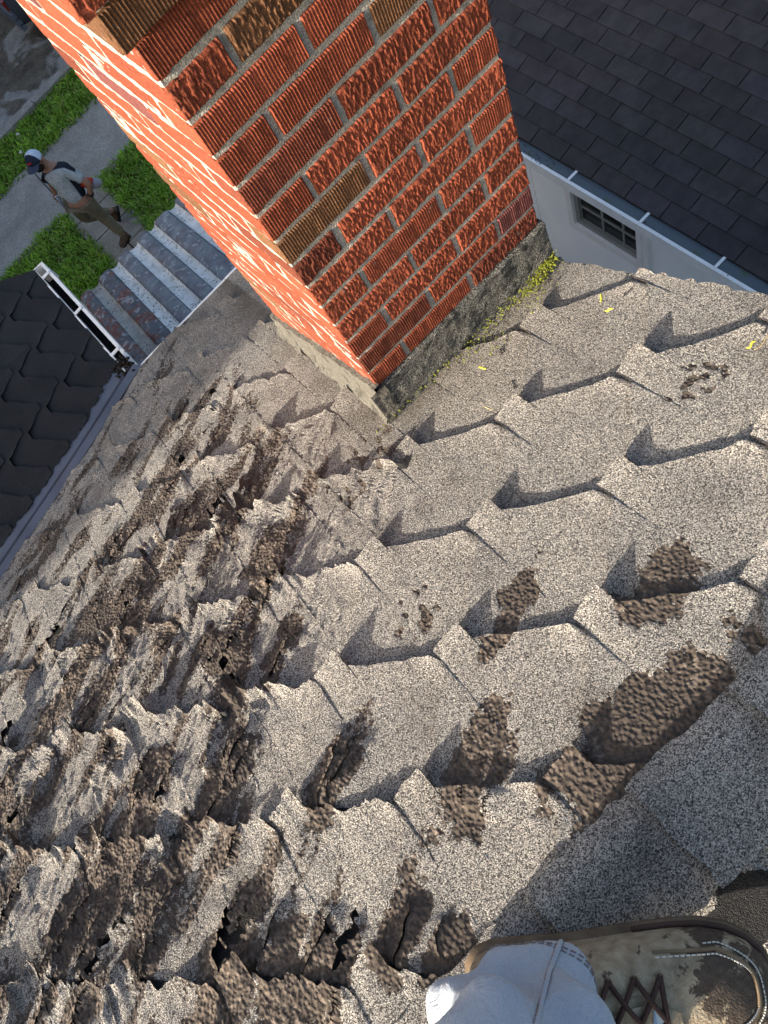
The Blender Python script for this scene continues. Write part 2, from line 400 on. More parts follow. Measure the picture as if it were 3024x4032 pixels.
# far slope behind the ridge
rs = MB()
for j in range(-3, 3):
    for i in range(-3, 3):
        vx = .30+.432*i+.216*(j % 2); vs = .33+.165*j
        tile(rs, (vx, vs), rear, amp=.5, res=.006, Ssign=-1)
rs.add(rear(np.array([-4.9, .8, .8, -4.9]), np.array([0., 0, 3.0, 3.0]), np.full(4, -.006)), [(3, 2, 1, 0)], wear=np.full(4, .2), hid=np.zeros(4), dirt=np.zeros(4))
rs.build('rear_roof_slope', M_SHINGLE, house, True)
# ridge caps folded over the ridge
for k in range(8):
    x0 = -.86+.205*k; mb = MB()
    nu, nv = 44, 40
    U = np.linspace(0, 1, nu)[None].repeat(nv, 0); Vv = np.linspace(-1, 1, nv)[:, None].repeat(nu, 1)
    XX = x0+.29*U+.008*(vn(Vv*9, Vv*0+k, 4)-.5); wd = np.where(Vv < 0, .036, .15)+.012*(vn(XX*40, XX*0+k, 8)-.5)
    S_ = Vv*wd; lift = .010+.012*(1-U)+.004*vn(XX*30, S_*30, 2)+.006*(1-U)**4
    ab = np.sqrt(S_*S_+.012**2)-.012
    Pm = np.stack([XX, -S_/K*1.0, ZR-.42*ab/K+lift], -1)
    wv = .20+.5*(fbm(XX*14, S_*14, 31+k, 4)-.5)
    mb.grid(Pm, wear=wv, hid=XX*0, dirt=XX*0)
    mb.grid(np.stack([Pm[:, 0], Pm[:, 0]-np.array((-.002, 0, .006))]).transpose(0, 1, 2), wear=np.full((2, nv), .2), hid=np.zeros((2, nv)), dirt=np.zeros((2, nv)))
    mb.grid(np.stack([Pm[0], Pm[0]-np.array((0, 0, .008))]), flip=True, wear=np.full((2, nu), .2), hid=np.zeros((2, nu)), dirt=np.zeros((2, nu)))
    mb.build('ridge_cap', M_SHINGLE, house, True)
# walls
wl = MB()
zt = lambda y: ZR-.42*abs(y)-.06
for xa in (.62,):
    wl.prism([(xa, -2.6, GZ), (xa, 1.95, GZ), (xa, 1.95, zt(1.95)), (xa, 0, zt(0)), (xa, -2.6, zt(2.6))], (-.12, 0, 0))
wl.box((-5, 1.83, GZ), (.499, 1.95, zt(1.95)))
wl.build('wall', M_WHITE, house)
tr = MB()   # eave trim: thin white strip along the lower edge
for xx in np.linspace(-.29, .7, 7)[:-1]:
    tr.box((xx+.001, 2.232, -2.235+.004*random.random()), (xx+.164, 2.25+.004*random.random(), -2.200+.004*random.random()))
tr.build('eave_trim', M_TRIM, house)
fa = MB().box((-.30, 2.19, -2.33), (.715, 2.225, -2.245)); fa.build('fascia', M_TRIM, house)

# ---- chimney (a part of the house; its pieces are sub-parts)
chim = MB()
mort = MB()
def bcol():
    r = random.random()
    if r < .74: c = np.array((.255, .064, .033))*random.uniform(.82, 1.12)
    elif r < .87: c = np.array((.175, .048, .028))*random.uniform(.8, 1.1)
    elif r < .96: c = np.array((.17, .082, .040))*random.uniform(.75, 1.1)
    else: c = np.array((.16, .055, .050))*random.uniform(.8, 1.1)
    return c
def front_brick(xa, xb, za, zb, y, kind, seed, col, res=.0017):
    nx = max(8, int((xb-xa)/res)); nz = max(8, int((zb-za)/.0026))
    X, Z = np.meshgrid(np.linspace(xa, xb, nx), np.linspace(za, zb, nz))
    e = np.minimum(np.minimum(X-xa, xb-X), np.minimum(Z-za, zb-Z)); e = e+.002*(vn(X*130, Z*130, seed)-.5)
    wob = .0016*(vn(X*50, Z*34, seed+1)-.5)
    if kind == 0:   # wire cut: long upright scratches
        g = np.sin((X+wob)*2*math.pi/.0056+2*vn(X*60, Z*0, seed))*.5+.5
        h = .0019*g*(.45+.9*vn(X*70, Z*22, seed+2))
    else:           # bark: short broken upright dashes
        g = vn((X+wob)*300, Z*105, seed+3)*.6+vn((X+wob)*520, Z*230, seed+4)*.4
        h = .0027*sst(.30, .72, g)*(.55+.6*vn(X*30, Z*30, seed+5))
    h = h+.0015*(fbm(X*30, Z*30, seed+6, 3)-.5)
    h = h-.005*np.clip(1-e/.0030, 0, 1)**2
    Y = y-h
    V = np.stack([X, Y, Z], -1)
    chim.grid(V, c_col=np.tile(col, (nx*nz, 1)))
    loop = np.concatenate([V[0], V[1:, -1], V[-1, ::-1][1:], V[::-1, 0][1:]])
    lb = loop.copy(); lb[:, 1] = y+.02
    chim.grid(np.stack([loop, lb]), flip=True, c_col=np.tile(col, (2*len(loop), 1)))
def side_brick(ya, yb, za, zb, x, seed, col):
    ny = max(8, int((yb-ya)/.006)); nz = 12
    Y, Z = np.meshgrid(np.linspace(ya, yb, ny), np.linspace(za, zb, nz))
    e = np.minimum(np.minimum(Y-ya, yb-Y), np.minimum(Z-za, zb-Z))
    h = .0016*(fbm(Y*50, Z*80, seed, 3)-.5)-.004*np.clip(1-e/.004, 0, 1)**2
    V = np.stack([x-h, Y, Z], -1)
    chim.grid(V, flip=True, c_col=np.tile(col, (ny*nz, 1)))
    loop = np.concatenate([V[0], V[1:, -1], V[-1, ::-1][1:], V[::-1, 0][1:]]); lb = loop.copy(); lb[:, 0] = x+.02
    chim.grid(np.stack([loop, lb]), c_col=np.tile(col, (2*len(loop), 1)))
W_ = CX1-CX0; MJ = .0115
for c in range(-9, 17):
    z0 = CZ+c*CH; z1 = z0+CH-MJ
    half = (c % 2 == 0)
    pr = 0 if c <= 13 else (.02 if c == 14 else .04)     # corbelled head
    xa, xb = CX0-pr, CX1+pr; ya, yb = CY0-pr, CY1+pr
    hb = W_/2.5
    cuts = [xa] + ([xa+hb/2+pr, xa+hb*1.5+pr] if half else [xa+hb+pr, xa+2*hb+pr]) + [xb]
    if z1 > -1.71:
        for q in range(3):
            a = cuts[q]+(0 if q == 0 else MJ/2); b = cuts[q+1]-(0 if q == 2 else MJ/2)
            a += random.uniform(-.001, .001)*(q > 0); b += random.uniform(-.0015, .0015)*(q < 2)
            zj = random.uniform(-.0012, .0012)
            col = bcol()
            # the left end brick's other end shows on the side face
            front_brick(a, b, z0+zj, z1+zj, ya+random.uniform(-.001, .001), 0 if random.random() < (.75 if c > 9 else .35) else 1, c*31+q*7+500, col, (.0011 if c > 5 else .0014))
            if q == 0: corner = col
    hb2 = (CY1-CY0)/3.0
    ys = [ya] + ([ya+hb2+pr, ya+2*hb2+pr] if half else [ya+hb2*.5+pr, ya+1.5*hb2+pr, ya+2.5*hb2+pr]) + [yb]
    for q in range(len(ys)-1):
        if ZR-.42*ys[q+1] > z1+.02: continue
        side_brick(ys[q]+(0 if q == 0 else MJ/2), ys[q+1]-(0 if q == len(ys)-2 else MJ/2), z0, z1, xa+random.uniform(-.0008, .0008), c*13+q+900,
                   corner*1.05 if (q == 0 and z1 > -1.71) else bcol())
    # plain far faces
    if c >= -9:
        chim.box((xb-.03, ya+.03, z0), (xb-.004, yb-.03, z1), c_col=np.array((.33, .07, .035)))
        chim.box((xa+.03, yb-.03, z0), (xb-.004, yb-.004, z1), c_col=np.array((.33, .07, .035)))
def sand(X, Z, s): return .0022*(fbm(X*90, Z*90, s, 3)-.5)
for c in range(-9, 17):          # mortar core, course by course, slightly recessed
    pr = 0 if c <= 13 else (.02 if c == 14 else .04)
    zl = lambda q: CZ+q*CH+(.003 if q in (14, 15) else -MJ-.004)
    z0 = zl(c); z1 = zl(c+1); rec = .0035
    n1 = 170; nz = 14
    X, Z = np.meshgrid(np.linspace(CX0-pr+rec, CX1+pr-rec, n1), np.linspace(z0, z1, nz))
    hh = sand(X, Z, 3)+.0020*(fbm(X*13, Z*40, 9, 2)-.5); hh[:, 0] = 0; hh[:, -1] = 0
    if z1 > -1.72: mort.grid(np.stack([X, CY0-pr+rec-hh, Z], -1))
    Y, Z = np.meshgrid(np.linspace(CY0-pr+rec, CY1+pr-rec, 120), np.linspace(z0, z1, nz))
    hh = sand(Y, Z, 4)+.0016+.0052*(fbm(Y*14, Z*0+c*3.3, 5, 3)-.5); hh[:, 0] = 0; hh[:, -1] = 0
    mort.grid(np.stack([CX0-pr+rec-hh, Y, Z], -1), flip=True)
    mort.box((CX0-pr+.012, CY0-pr+.012, z0+.0005), (CX1+pr-.012, CY1+pr-.012, z1-.0005))
brk = chim.build('chimney', M_BRICK, house, True)
brk['label'] = 'red wire-cut brick chimney with pale mortar joints'
mort.build('mortar_joint', M_MORTAR, brk, True)
cap = MB().box((CX0-.06, CY0-.06, CZ+17*CH-MJ), (CX1+.06, CY1+.06, CZ+17*CH+.05)); cap.build('crown', M_CEMENT, brk)
# cement skirt down the left side
def zs(y): return ZR-.42*y
ny, nh = 120, 26
Y, T = np.meshgrid(np.linspace(CY0-.012, CY1+.02, ny), np.linspace(0, 1, nh))
top = zs(Y)+.15-.055*sst(CY0, CY1, Y)+.012*(fbm(Y*16, Y*0, 4, 3)-.5)*2
bot = zs(Y)-.012
out = .012+.016*(T**2)+.012*sst(.6, 1, T)*(.3+1.6*fbm(Y*26, Y*0, 8, 3))+.007*(fbm(Y*30, T*7, 6, 4)-.5)
sk = MB(); Zk = top+(bot-top)*T
sk.grid(np.stack([CX0-out, Y, Zk], -1))
sk.grid(np.stack([np.stack([np.full(ny, CX0+.004), Y[0], Zk[0]+.003], -1), np.stack([CX0-out[0], Y[0], Zk[0]], -1)]))
# its front return at the corner
Xr, T2 = np.meshgrid(np.linspace(CX0-.030, CX0+.014, 16), np.linspace(0, 1, nh))
sk.grid(np.stack([Xr, CY0-.012-.012*T2**2-.010*sst(.8, 1, T2)-.004*vn(Xr*90, T2*20, 3), (zs(CY0)+.150)+(-.165)*T2], -1), flip=False)
sk.build('cement_skirt', M_CEMENT, brk, True)
# black lichened band along the upslope face
nx, nh = 150, 30
X, T = np.meshgrid(np.linspace(CX0-.004, CX1+.012, nx), np.linspace(0, 1, nh))
top = CZ-.006+.010*(fbm(X*18, X*0, 5, 3)-.5); bot = zs(CY0-.02)-.015
out = .010+.018*T**2+.03*sst(.82, 1, T)+.010*(fbm(X*24, T*6, 7, 4)-.5)
tb = MB(); Zt = top+(bot-top)*T
tb.grid(np.stack([X, CY0-out, Zt], -1), flip=True)
tb.grid(np.stack([np.stack([X[0], np.full(nx, CY0+.006), Zt[0]+.003], -1), np.stack([X[0], CY0-out[0], Zt[0]], -1)]), flip=True)
tb.grid(np.stack([np.stack([np.full(nh, CX1+.0), np.full(nh, CY1), Zt[:, -1]-.0], -1), np.stack([X[:, -1], (CY0-out)[:, -1], Zt[:, -1]], -1)]), flip=False)
tb.build('tar_flashing', M_TAR, brk, True)

# ---- dark side roof with a white gutter (wing of the same house)
PW, ZG, XG = .2, -2.2, -.285
def wz(x): return ZG-PW*(x-XG)
wing = MB()
wn = np.array((PW, 0, 1))/math.sqrt(1+PW*PW)
def wpt(x, y, n): return np.stack([x+wn[0]*n, y, wz(x)+wn[2]*n], -1)
# tiles: butt edge faces +X; measured lattice
ea = np.array((0, .238)); eb = np.array((-.107, -.052))
pu = np.array((0, .014, .02, .065, .072, .119, .13, .20, .21, .238))
pv = np.array((0, .0, .018, .062, .078, .078, .062, .018, 0, 0))
for rI in range(-1, 17):
    col0 = np.array((1, 1, 1))*random.uniform(.9, 1.1)
    for q in range(-14, 14):
        base = np.array((-.323, 3.025))+ea*q+eb*rI
        if base[1] > 4.0 or base[1] < -.2: continue
        ys = np.linspace(0, .238, 34); ed = np.interp(ys, pu, pv)
        ys2 = base[1]-ys
        xe = base[0]+.022-ed*1.15; xt = base[0]-.17+0*ys
        nn = np.concatenate([[0, .002], np.linspace(.0025, .006, 6)])
        tt = np.linspace(0, 1, 8)
        XX = xt[None]+tt[:, None]*(xe-xt)[None]; YY = np.repeat(ys2[None], 8, 0)
        NN = nn[:, None]+.004*np.exp(-(1-tt[:, None])/.2)*vn(YY*20, XX*20, 3)+.004*(fbm(YY*6, XX*6, 2, 2)-.5)
        xvalley = np.interp(YY, [1.29, 1.72, 1.98, 2.075, 2.195, 2.325], [-2.6, -1.6, -1.0, -.78, -.54, -.33])+.012*(vn(YY*70, YY*0, 3)-.5)  # edge cut along the metal strip
        front = 3.055+(-.32-XX)*.55
        out = (XX > xvalley)*(YY < 2.325) | (YY > front+.02*(vn(XX*60, XX*0, 3)-.5)) | (XX > -.303)
        keep = ~(out[:-1,:-1] & out[1:,:-1] & out[:-1,1:] & out[1:,1:])
        XXc = np.minimum(XX, -.303); YYc = np.minimum(YY, 3.055+(-.32-XXc)*.55)
        Pm = wpt(XXc, YYc, NN); cc = np.tile(col0*random.uniform(.85, 1.15), (XX.size, 1))
        wing.grid(Pm, keep, c_col=cc)
        wing.grid(np.stack([Pm[-1], Pm[-1]-np.array((.001, 0, .004))]), keep[-1][None], c_col=np.tile(col0*.8, (2*len(ys), 1)))
yl = lambda x: 2.285+(x+.30)*.40
wing.add(wpt(np.array([-.33, -.303, -.303, -2.6, -2.6, -1.6, -1.0, -.78, -.54]), np.array([2.325, 2.335, 3.045, 4.3, 1.29, 1.72, 1.98, 2.075, 2.195]), np.full(9, -.006)), [tuple(range(9))], c_col=np.array((.9, .9, .9)))
po = wing.build('porch_roof', M_DARKHEX, house, False); po['label'] = 'dark hex-shingled side roof'
# metal strip between the two roofs
vf = MB()
L0 = [(-.33, 2.325), (-.54, 2.195), (-.78, 2.075), (-1.0, 1.98), (-1.6, 1.72)]
R0 = [(-.275, 2.275), (-.475, 2.165), (-.664, 2.07), (-1.0, 1.92), (-1.6, 1.64)]
A = np.array([(x-.06, y+.03, wz(x-.06)-.010) for x, y in L0]); B = np.array([(x, y, wz(x)+.004) for x, y in L0])
C = np.array([(x, y, ZR-.42*y+.012) for x, y in R0]); D = C+np.array((.012, -.012, .022)); E_ = D+np.array((.02, -.02, -.012))
B2 = B*.25+C*.75+np.array((0, 0, -.004)); B3 = B*.12+C*.88+np.array((0, 0, .012))
vf.grid(np.stack([A, B, B2, B3, C, D, E_]), flip=True); vf.build('valley_flashing', M_METAL, house)
# gutter of the side roof
gt = MB(); y0, y1 = 2.215, 3.055
gt.box((-.306, y0+.06, -2.216), (-.300, y1-.02, -2.192))
gt.box((-.2685, y0, -2.30), (-.2625, y1, -2.205)); gt.box((-.2685, y0, -2.2049), (-.255, y1, -2.198))
gt.box((-.306, y1-.006, -2.30), (-.255, y1, -2.198+.004))
g = gt.build('gutter', M_TRIM, house)
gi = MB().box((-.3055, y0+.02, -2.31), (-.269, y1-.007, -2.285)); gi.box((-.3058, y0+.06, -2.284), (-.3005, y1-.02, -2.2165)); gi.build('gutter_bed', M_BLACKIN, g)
for yy in (2.975, 2.688, 2.385):
    MB().prism([(-.308, yy-.008, -2.196), (-.262, yy-.006, -2.194), (-.262, yy+.006, -2.194), (-.308, yy+.008, -2.196)], (0, 0, .004)).build('strap', M_TRIM, g)
for (xa, ya, ln) in ((-.285, 2.42, .05), (-.29, 2.40, .03)):
    pass
db = MB()
for k in range(70): db.blob((random.gauss(-.30, .022), random.gauss(2.285, .03), -2.195+random.random()*.012), random.uniform(.003, .008), k, 6, 4, .6)
db.build('gutter_debris', simple('wet_leaf_litter', (.02, .018, .015), .9, .5, 90), g)['kind'] = 'stuff'
# wing walls
MB().prism([(-.42, 1.951, GZ), (-.42, 2.95, GZ), (-.42, 2.95, -2.31), (-.42, 1.951, -2.31)], (-.1, 0, 0)).build('porch_wall', M_WHITE, house)
# ---- ribbed metal awning below the eave
def awmat(name, lo, hi, rust, chips):
    m = Mat(name, .55, .4); n = m.noise(16, 5)
    col = m.ramp(n, [(.3, lo), (.7, hi)])
    col = m.mix(m.math('MULTIPLY', m.step(m.noise(7, 6, rough=.7), .49, .57), rust), col, m.ramp(m.noise(40, 3), [(.35, (.11, .022, .02)), (.7, (.20, .10, .085))]))
    col = m.mix(m.math('MULTIPLY', m.step(m.noise(22, 5, rough=.7), .56, .60), .6 if chips else .5), col, (.5, .53, .55) if not chips else (.33, .33, .29))
    sp = m.math('MULTIPLY', m.step(m.vor(58), .30, .22), m.step(m.noise(9, 3), .46, .52))
    col = m.mix(sp if chips else m.math('MULTIPLY', sp, .2), col, (.015, .016, .018))
    return m.done(col, m.bump(n, .003))
M_AWD = awmat('worn_grey_panel', (.11, .125, .155), (.22, .245, .28), .22, False)
M_AWR = awmat('rusted_grey_panel', (.060, .065, .085), (.12, .13, .155), 1.0, False)
M_AWL = awmat('worn_white_panel', (.56, .58, .58), (.78, .80, .80), .0, True)
M_AWT = awmat('bare_white_panel', (.22, .22, .20), (.40, .41, .40), .25, True)
edges = [-.341, -.267, -.196, -.102, -.039, .043, .115, .196, .253, .362, .422, .50, .57, .65]
aw = MB().box((-.62, 1.952, -2.70), (.66, 1.99, -2.645)); awn = aw.build('awning', M_TRIM, house)
awn['label'] = 'striped metal awning with worn grey and white panels'
def az(y): return -2.65-.246*(y-2.0)
edges = [-.58, -.50, -.42]+edges
for k in range(len(edges)-1):
    xa, xb = edges[k], edges[k+1]; dark = (k % 2 == 1)
    mb = MB(); up = .020 if dark else 0.0
    yF = 3.848 if dark else 3.832
    N = 9; xs = np.linspace(xa-(.004 if dark else -.001), xb+(.004 if dark else -.001), N)
    prof = up*np.array([.1, .85, 1, 1, 1, 1, 1, .85, .1]) if dark else .010*np.array([1.3, .5, .1, 0, 0, 0, .1, .5, 1.3])
    ys = np.linspace(1.995, yF, 40)
    X, Yy = np.meshgrid(xs, ys); Zz = az(Yy)+prof[None]+.003*(fbm(X*9, Yy*5, k, 2)-.5)
    G_ = np.stack([X, Yy, Zz], -1); mb.grid(G_)
    mb.grid(np.stack([G_[-1]-np.array((0, .004, .035)), G_[-1]]))
    mb.build('panel', (M_AWR if k in (3, 5) else M_AWD) if dark else (M_AWT if k in (2, 4) else M_AWL), awn, True)

# =================================================================== moss, bits on the roof
ms = MB()
def scatter(cx, cs, rx, rs_, n, rmin, rmax):
    for i in range(int(n*1.5)):
        x = random.gauss(cx, rx); s = random.gauss(cs, rs_)
        if s > 1.058: s = 1.058-abs(random.gauss(0, .006))
        P = main(np.array([x]), np.array([s]), np.array([.022+random.random()*.004]))[0]
        rr = random.uniform(rmin, rmax)*.72
        ms.blob(P, (rr, rr, rr*.8), i, 6, 4, .7)
for cx, cs, rx, rs_, n in ((.700, 1.04, .014, .015, 170), (.655, 1.025, .018, .014, 110), (.61, 1.02, .02, .012, 46), (.555, 1.035, .03, .01, 34),
                           (.50, 1.03, .02, .012, 22), (.43, 1.025, .03, .014, 30), (.32, 1.045, .04, .008, 26), (.2, 1.055, .03, .006, 14), (.46, .97, .03, .02, 16), (.60, .965, .03, .012, 22)):
    scatter(cx, cs, rx, rs_, n, .0012, .0035)
mo = ms.build('moss', M_MOSS); mo['kind'] = 'stuff'
M_CATKIN = simple('catkin', (.62, .55, .06), .8, .3, 200)
M_STALK = simple('dry_stalk', (.36, .29, .16), .8, .3, 200)
def bit(x, s, ang, ln, mat, label, name='catkin', cat='catkin', r=.0024, group='fallen bits on the roof'):
    c, d = math.cos(R(ang)), math.sin(R(ang)); mb = MB()
    pts = [main(np.array([x+c*t*ln]), np.array([s+d*t*ln+.003*math.sin(t*5)]), np.array([.026+.002*math.sin(t*6)]))[0] for t in np.linspace(-.5, .5, 9)]
    mb.tube([tuple(p) for p in pts], [r*k for k in (.3, .8, 1.1, .8, 1.1, .9, 1.0, .7, .3)], 7)
    for k in range(6): mb.blob(pts[k+1]+np.array((0, 0, r*.6)), r*.7, k, 5, 4, .5)
    return tag(mb.build(name, mat, None, True), label, cat, group)
bit(.683, .425, -28, .022, M_CATKIN, 'bright yellow catkin near the roof edge at the right of the photo')
bit(.665, .81, 20, .020, M_CATKIN, 'pale yellow catkin just in front of the white neighbouring wall, right of the moss')
bit(.645, .765, -62, .022, M_CATKIN, 'faint yellow catkin lying between the moss and the roof edge, lower of two')
bit(.395, .935, 120, .016, M_CATKIN, 'small yellow catkin on the shingles below the mossy chimney foot')
bit(.322, .822, 105, .026, M_STALK, 'pale dry stalk lying on the flat shingles in front of the chimney', 'stalk', 'stalk', .0015)
bit(.70, .41, -10, .05, M_STALK, 'thin brown twig beside the bright yellow catkin', 'twig', 'twig', .0014)

# =================================================================== NEIGHBOUR
nb = thing('house', 'white sided neighbouring house with dark three-tab shingle roof', 'house', (4.6, 1.5, GZ))
NX = 2.9; NP = .29
def nz_(x): return -4.8+NP*(x-2.73)
# siding with real laps, opening left for the window
wy0, wy1, wz0, wz1 = 2.80, 3.475, -5.765, -5.02
sd = MB(); zc = GZ
while zc < nz_(NX)-.04:
    h = min(.098, nz_(NX)-.035-zc); 
    for (a, b) in ((-3.5, wy0-.06), (wy1+.06, 6.8)):
        sd.prism([(NX-.020, a, zc), (NX-.001, a, zc+h), (NX+.03, a, zc+h), (NX+.03, a, zc)], (0, b-a, 0))
    if zc+h < wz0-.05 or zc > wz1+.05:
        sd.prism([(NX-.020, wy0-.06, zc), (NX-.001, wy0-.06, zc+h), (NX+.03, wy0-.06, zc+h), (NX+.03, wy0-.06, zc)], (0, wy1-wy0+.12, 0))
    zc += .098
sd.box((NX+.031, -3.5, GZ), (NX+.06, wy0-.06, -4.8)); sd.box((NX+.031, wy1+.06, GZ), (NX+.06, 6.8, -4.8))
sd.box((NX+.031, wy0-.059, GZ), (NX+.06, wy1+.059, wz0-.05)); sd.box((NX+.031, wy0-.059, wz1+.05), (NX+.06, wy1+.059, -4.8))
for yy in (-3.5, 6.74): sd.prism([(NX+.061, yy, GZ), (NX+3.2, yy, GZ), (NX+3.2, yy, -4.75), (NX+1.6, yy, nz_(NX+1.6)-.05), (NX+.061, yy, nz_(NX+.06)-.05)], (0, .06, 0))
def siding_mat():
    m = Mat('white_siding', .5, .3); n = m.noise(3, 4, m.map((1, 1, .5)))
    col = m.ramp(n, [(.3, (.74, .79, .83)), (.7, (.82, .86, .88))])
    s = m.sep(); seam = m.math('ABSOLUTE', m.math('SUBTRACT', s[1], m.math('ADD', 3.94, m.math('MULTIPLY', m.math('SUBTRACT', m.noise(5, 4), .5), .05))))
    col = m.mix(m.math('MULTIPLY', m.step(seam, .014, .004), .35), col, (.40, .44, .44))
    return m.done(col, m.bump(n, .002))
sd.build('wall', siding_mat(), nb)
wf = MB()
t = .06
wf.box((NX-.03, wy0-t, wz0-t), (NX+.05, wy1+t, wz0)); wf.box((NX-.03, wy0-t, wz1), (NX+.05, wy1+t, wz1+t))
wf.box((NX-.028, wy0-t, wz0+.0005), (NX+.05, wy0, wz1-.0005)); wf.box((NX-.028, wy1, wz0+.0005), (NX+.05, wy1+t, wz1-.0005))
win = wf.build('window', M_TRIM, nb)
sa = MB(); M_SASH = simple('grey_sash', (.24, .25, .24), .5, .1, 20)
sa.box((NX+.0, wy0+.001, wz0+.001), (NX+.04, wy1-.001, wz0+.05)); sa.box((NX+.002, wy1-.045, wz0+.051), (NX+.04, wy1-.001, wz1-.001)); sa.box((NX+.002, wy0+.001, wz0+.051), (NX+.04, wy0+.02, wz1-.001))
sa.build('sash', M_SASH, win)
gm = Mat('window_glass', .12, .6); pane = MB().box((NX+.034, wy0+.02, wz0+.05), (NX+.037, wy1-.045, wz1-.002))
pane.build('pane', gm.done(gm.ramp(gm.noise(2.2, 2, gm.map((1, 1, 3))), [(.35, (.008, .010, .012)), (.65, (.035, .04, .042))])), win)
mu = MB()
for yy in (3.195, 2.975): mu.box((NX+.020, yy-.009, wz0+.0505), (NX+.033, yy+.009, wz1-.003))
mu.box((NX+.022, wy0+.0205, -5.345), (NX+.0325, wy1-.0455, -5.325)); mu.box((NX+.022, wy0+.0205, -5.56), (NX+.0325, wy1-.0455, -5.54))
mu.build('muntin', M_SASH, win)
ds_ = MB().box((NX-.05, 2.665, -5.79), (NX-.005, 2.715, -4.86)); ds_.build('trim_strip', M_TRIM, nb)
# roof of three-tab shingles
nr = MB(); sl_ = math.sqrt(1+NP*NP); EX = .132/sl_
for r in range(-0, 24):
    x0 = 2.735+r*EX
    for t_ in range(-10, 22):
        y0 = .01+t_*.3048+.1524*(r % 2)+.02*math.sin(r*2.4); y1 = y0+.3048-.009
        if y1 < -2.5 or y0 > 6.8: continue
        lf = .004*random.random(); th = .006
        v = []
        for (xx, n_) in ((x0, .010+lf), (x0+EX+.02, .004)):
            for yy in (y0, y1): v.append((xx-NP*n_, yy, nz_(xx)+n_))
        v += [(v[0][0], v[0][1], v[0][2]-th), (v[1][0], v[1][1], v[1][2]-th), (v[2][0], v[2][1], v[2][2]-th), (v[3][0], v[3][1], v[3][2]-th)]
        k = random.uniform(.82, 1.2); cc = np.array((1.0, 1.0, 1.0))*k*np.array((random.uniform(.97, 1.08), 1, random.uniform(.95, 1.06)))
        nr.add(v, [(0, 2, 3, 1), (0, 1, 5, 4), (0, 4, 6, 2), (1, 3, 7, 5)], c_col=cc)
xr = 2.715+24*EX
nr.add([(2.72, -3.6, nz_(2.72)), (xr, -3.6, nz_(xr)), (xr, 6.9, nz_(xr)), (2.72, 6.9, nz_(2.72))], [(0, 1, 2, 3)], c_col=np.array((.55, .55, .55)))
nr.add([(xr, -3.6, nz_(xr)+.01), (xr+2, -3.6, nz_(xr)-.57), (xr+2, 6.9, nz_(xr)-.57), (xr, 6.9, nz_(xr)+.01)], [(0, 1, 2, 3)], c_col=np.array((1, 1, 1)))
nr.build('roof', M_TAB, nb)
gg = MB(); LX = 2.635
gg.box((LX-.006, -3.5, -4.90), (LX+.002, 6.85, -4.806)); gg.box((LX-.014, -3.5, -4.8058), (LX+.010, 6.85, -4.797)); gg.box((LX+.002, -3.5, -4.90), (LX+.11, 6.85, -4.894))
gg.box((LX+.106, -3.5, -4.8935), (LX+.112, 6.85, -4.80))
gob = gg.build('gutter', M_TRIM, nb)
m = Mat('mesh_guard', .5, .4); sn = m.sep()
wv_ = m.math('MULTIPLY', m.math('SINE', m.math('MULTIPLY', m.math('ADD', sn[1], sn[0]), 420)), m.math('SINE', m.math('MULTIPLY', m.math('SUBTRACT', sn[1], sn[0]), 420)))
gc = m.ramp(wv_, [(.35, (.09, .12, .15)), (.75, (.24, .29, .34))]); gc = m.mix(m.step(m.noise(8, 5), .62, .68), gc, (.10, .14, .10))
yv = np.linspace(-3.5, 6.85, 120); xv = np.linspace(LX+.003, LX+.104, 8); Xg, Yg = np.meshgrid(xv, yv)
MB().grid(np.stack([Xg, Yg, -4.803+.006*np.sin((Xg-LX)/.104*3.1)+.004*(fbm(Xg*20, Yg*6, 4, 2)-.5)], -1)).build('gutter_guard', m.done(gc, m.bump(wv_, .002), None, .4), gob)
for yy in (1.28, 1.905, 2.53, 3.19, 3.9):
    MB().box((LX+.004, yy-.010, -4.797), (LX+.098, yy+.010, -4.790)).build('bracket', M_TRIM, gob)
dbr = MB()
for k in range(260): dbr.blob((LX+.108+random.gauss(0, .006), random.uniform(1.3, 4.0), -4.796+random.random()*.006), (random.uniform(.003, .008), random.uniform(.004, .016), .004), k, 5, 4, .6)
for k in range(40): dbr.blob((LX+random.uniform(.0, .1), random.choice([3.55, 3.7, 3.4, random.uniform(1.4, 4)])+random.gauss(0, .05), -4.794), (.004, .006, .003), k, 5, 4, .6)
dbr.build('leaf_litter', simple('brown_litter', (.035, .028, .018), .9, .6, 60), gob)['kind'] = 'stuff'

# =================================================================== GROUND
def gmat(name, stops, sc, d=.02, extra=None):
    m = Mat(name, .92, .2); n = m.noise(sc, 6, rough=.65); c = m.ramp(n, stops)
    c = m.mix(.45, c, m.ramp(m.vor(75, 'Color'), [(0, .05), (.55, .24), (1, .62)]), 'OVERLAY')
    if extra: c = extra(m, c)
    return m.done(c, m.bump(m.math('ADD', n, m.noise(sc*9, 3)), d))
M_SOIL = gmat('soil', [(.3, (.035, .028, .018)), (.7, (.09, .07, .045))], 3)
M_WALK = gmat('old_concrete', [(.3, (.33, .315, .285)), (.7, (.48, .46, .415))], 2.0, .006)
M_PATH = gmat('path_concrete', [(.3, (.29, .265, .22)), (.7, (.44, .40, .335))], 3, .004)
M_KERB = gmat('kerb_stone', [(.3, (.30, .285, .26)), (.7, (.46, .44, .40))], 4, .006)
def stx(m, c):
    p = m.step(m.noise(1.1, 5, dist=.8), .50, .56)
    a = m.ramp(m.noise(9, 5), [(.3, (.24, .24, .235)), (.7, (.40, .39, .37))])
    return m.mix(p, c, a)
M_STREET = gmat('broken_asphalt', [(.3, (.09, .078, .062)), (.55, (.20, .175, .14)), (.8, (.32, .29, .24))], 4.5, .04, stx)
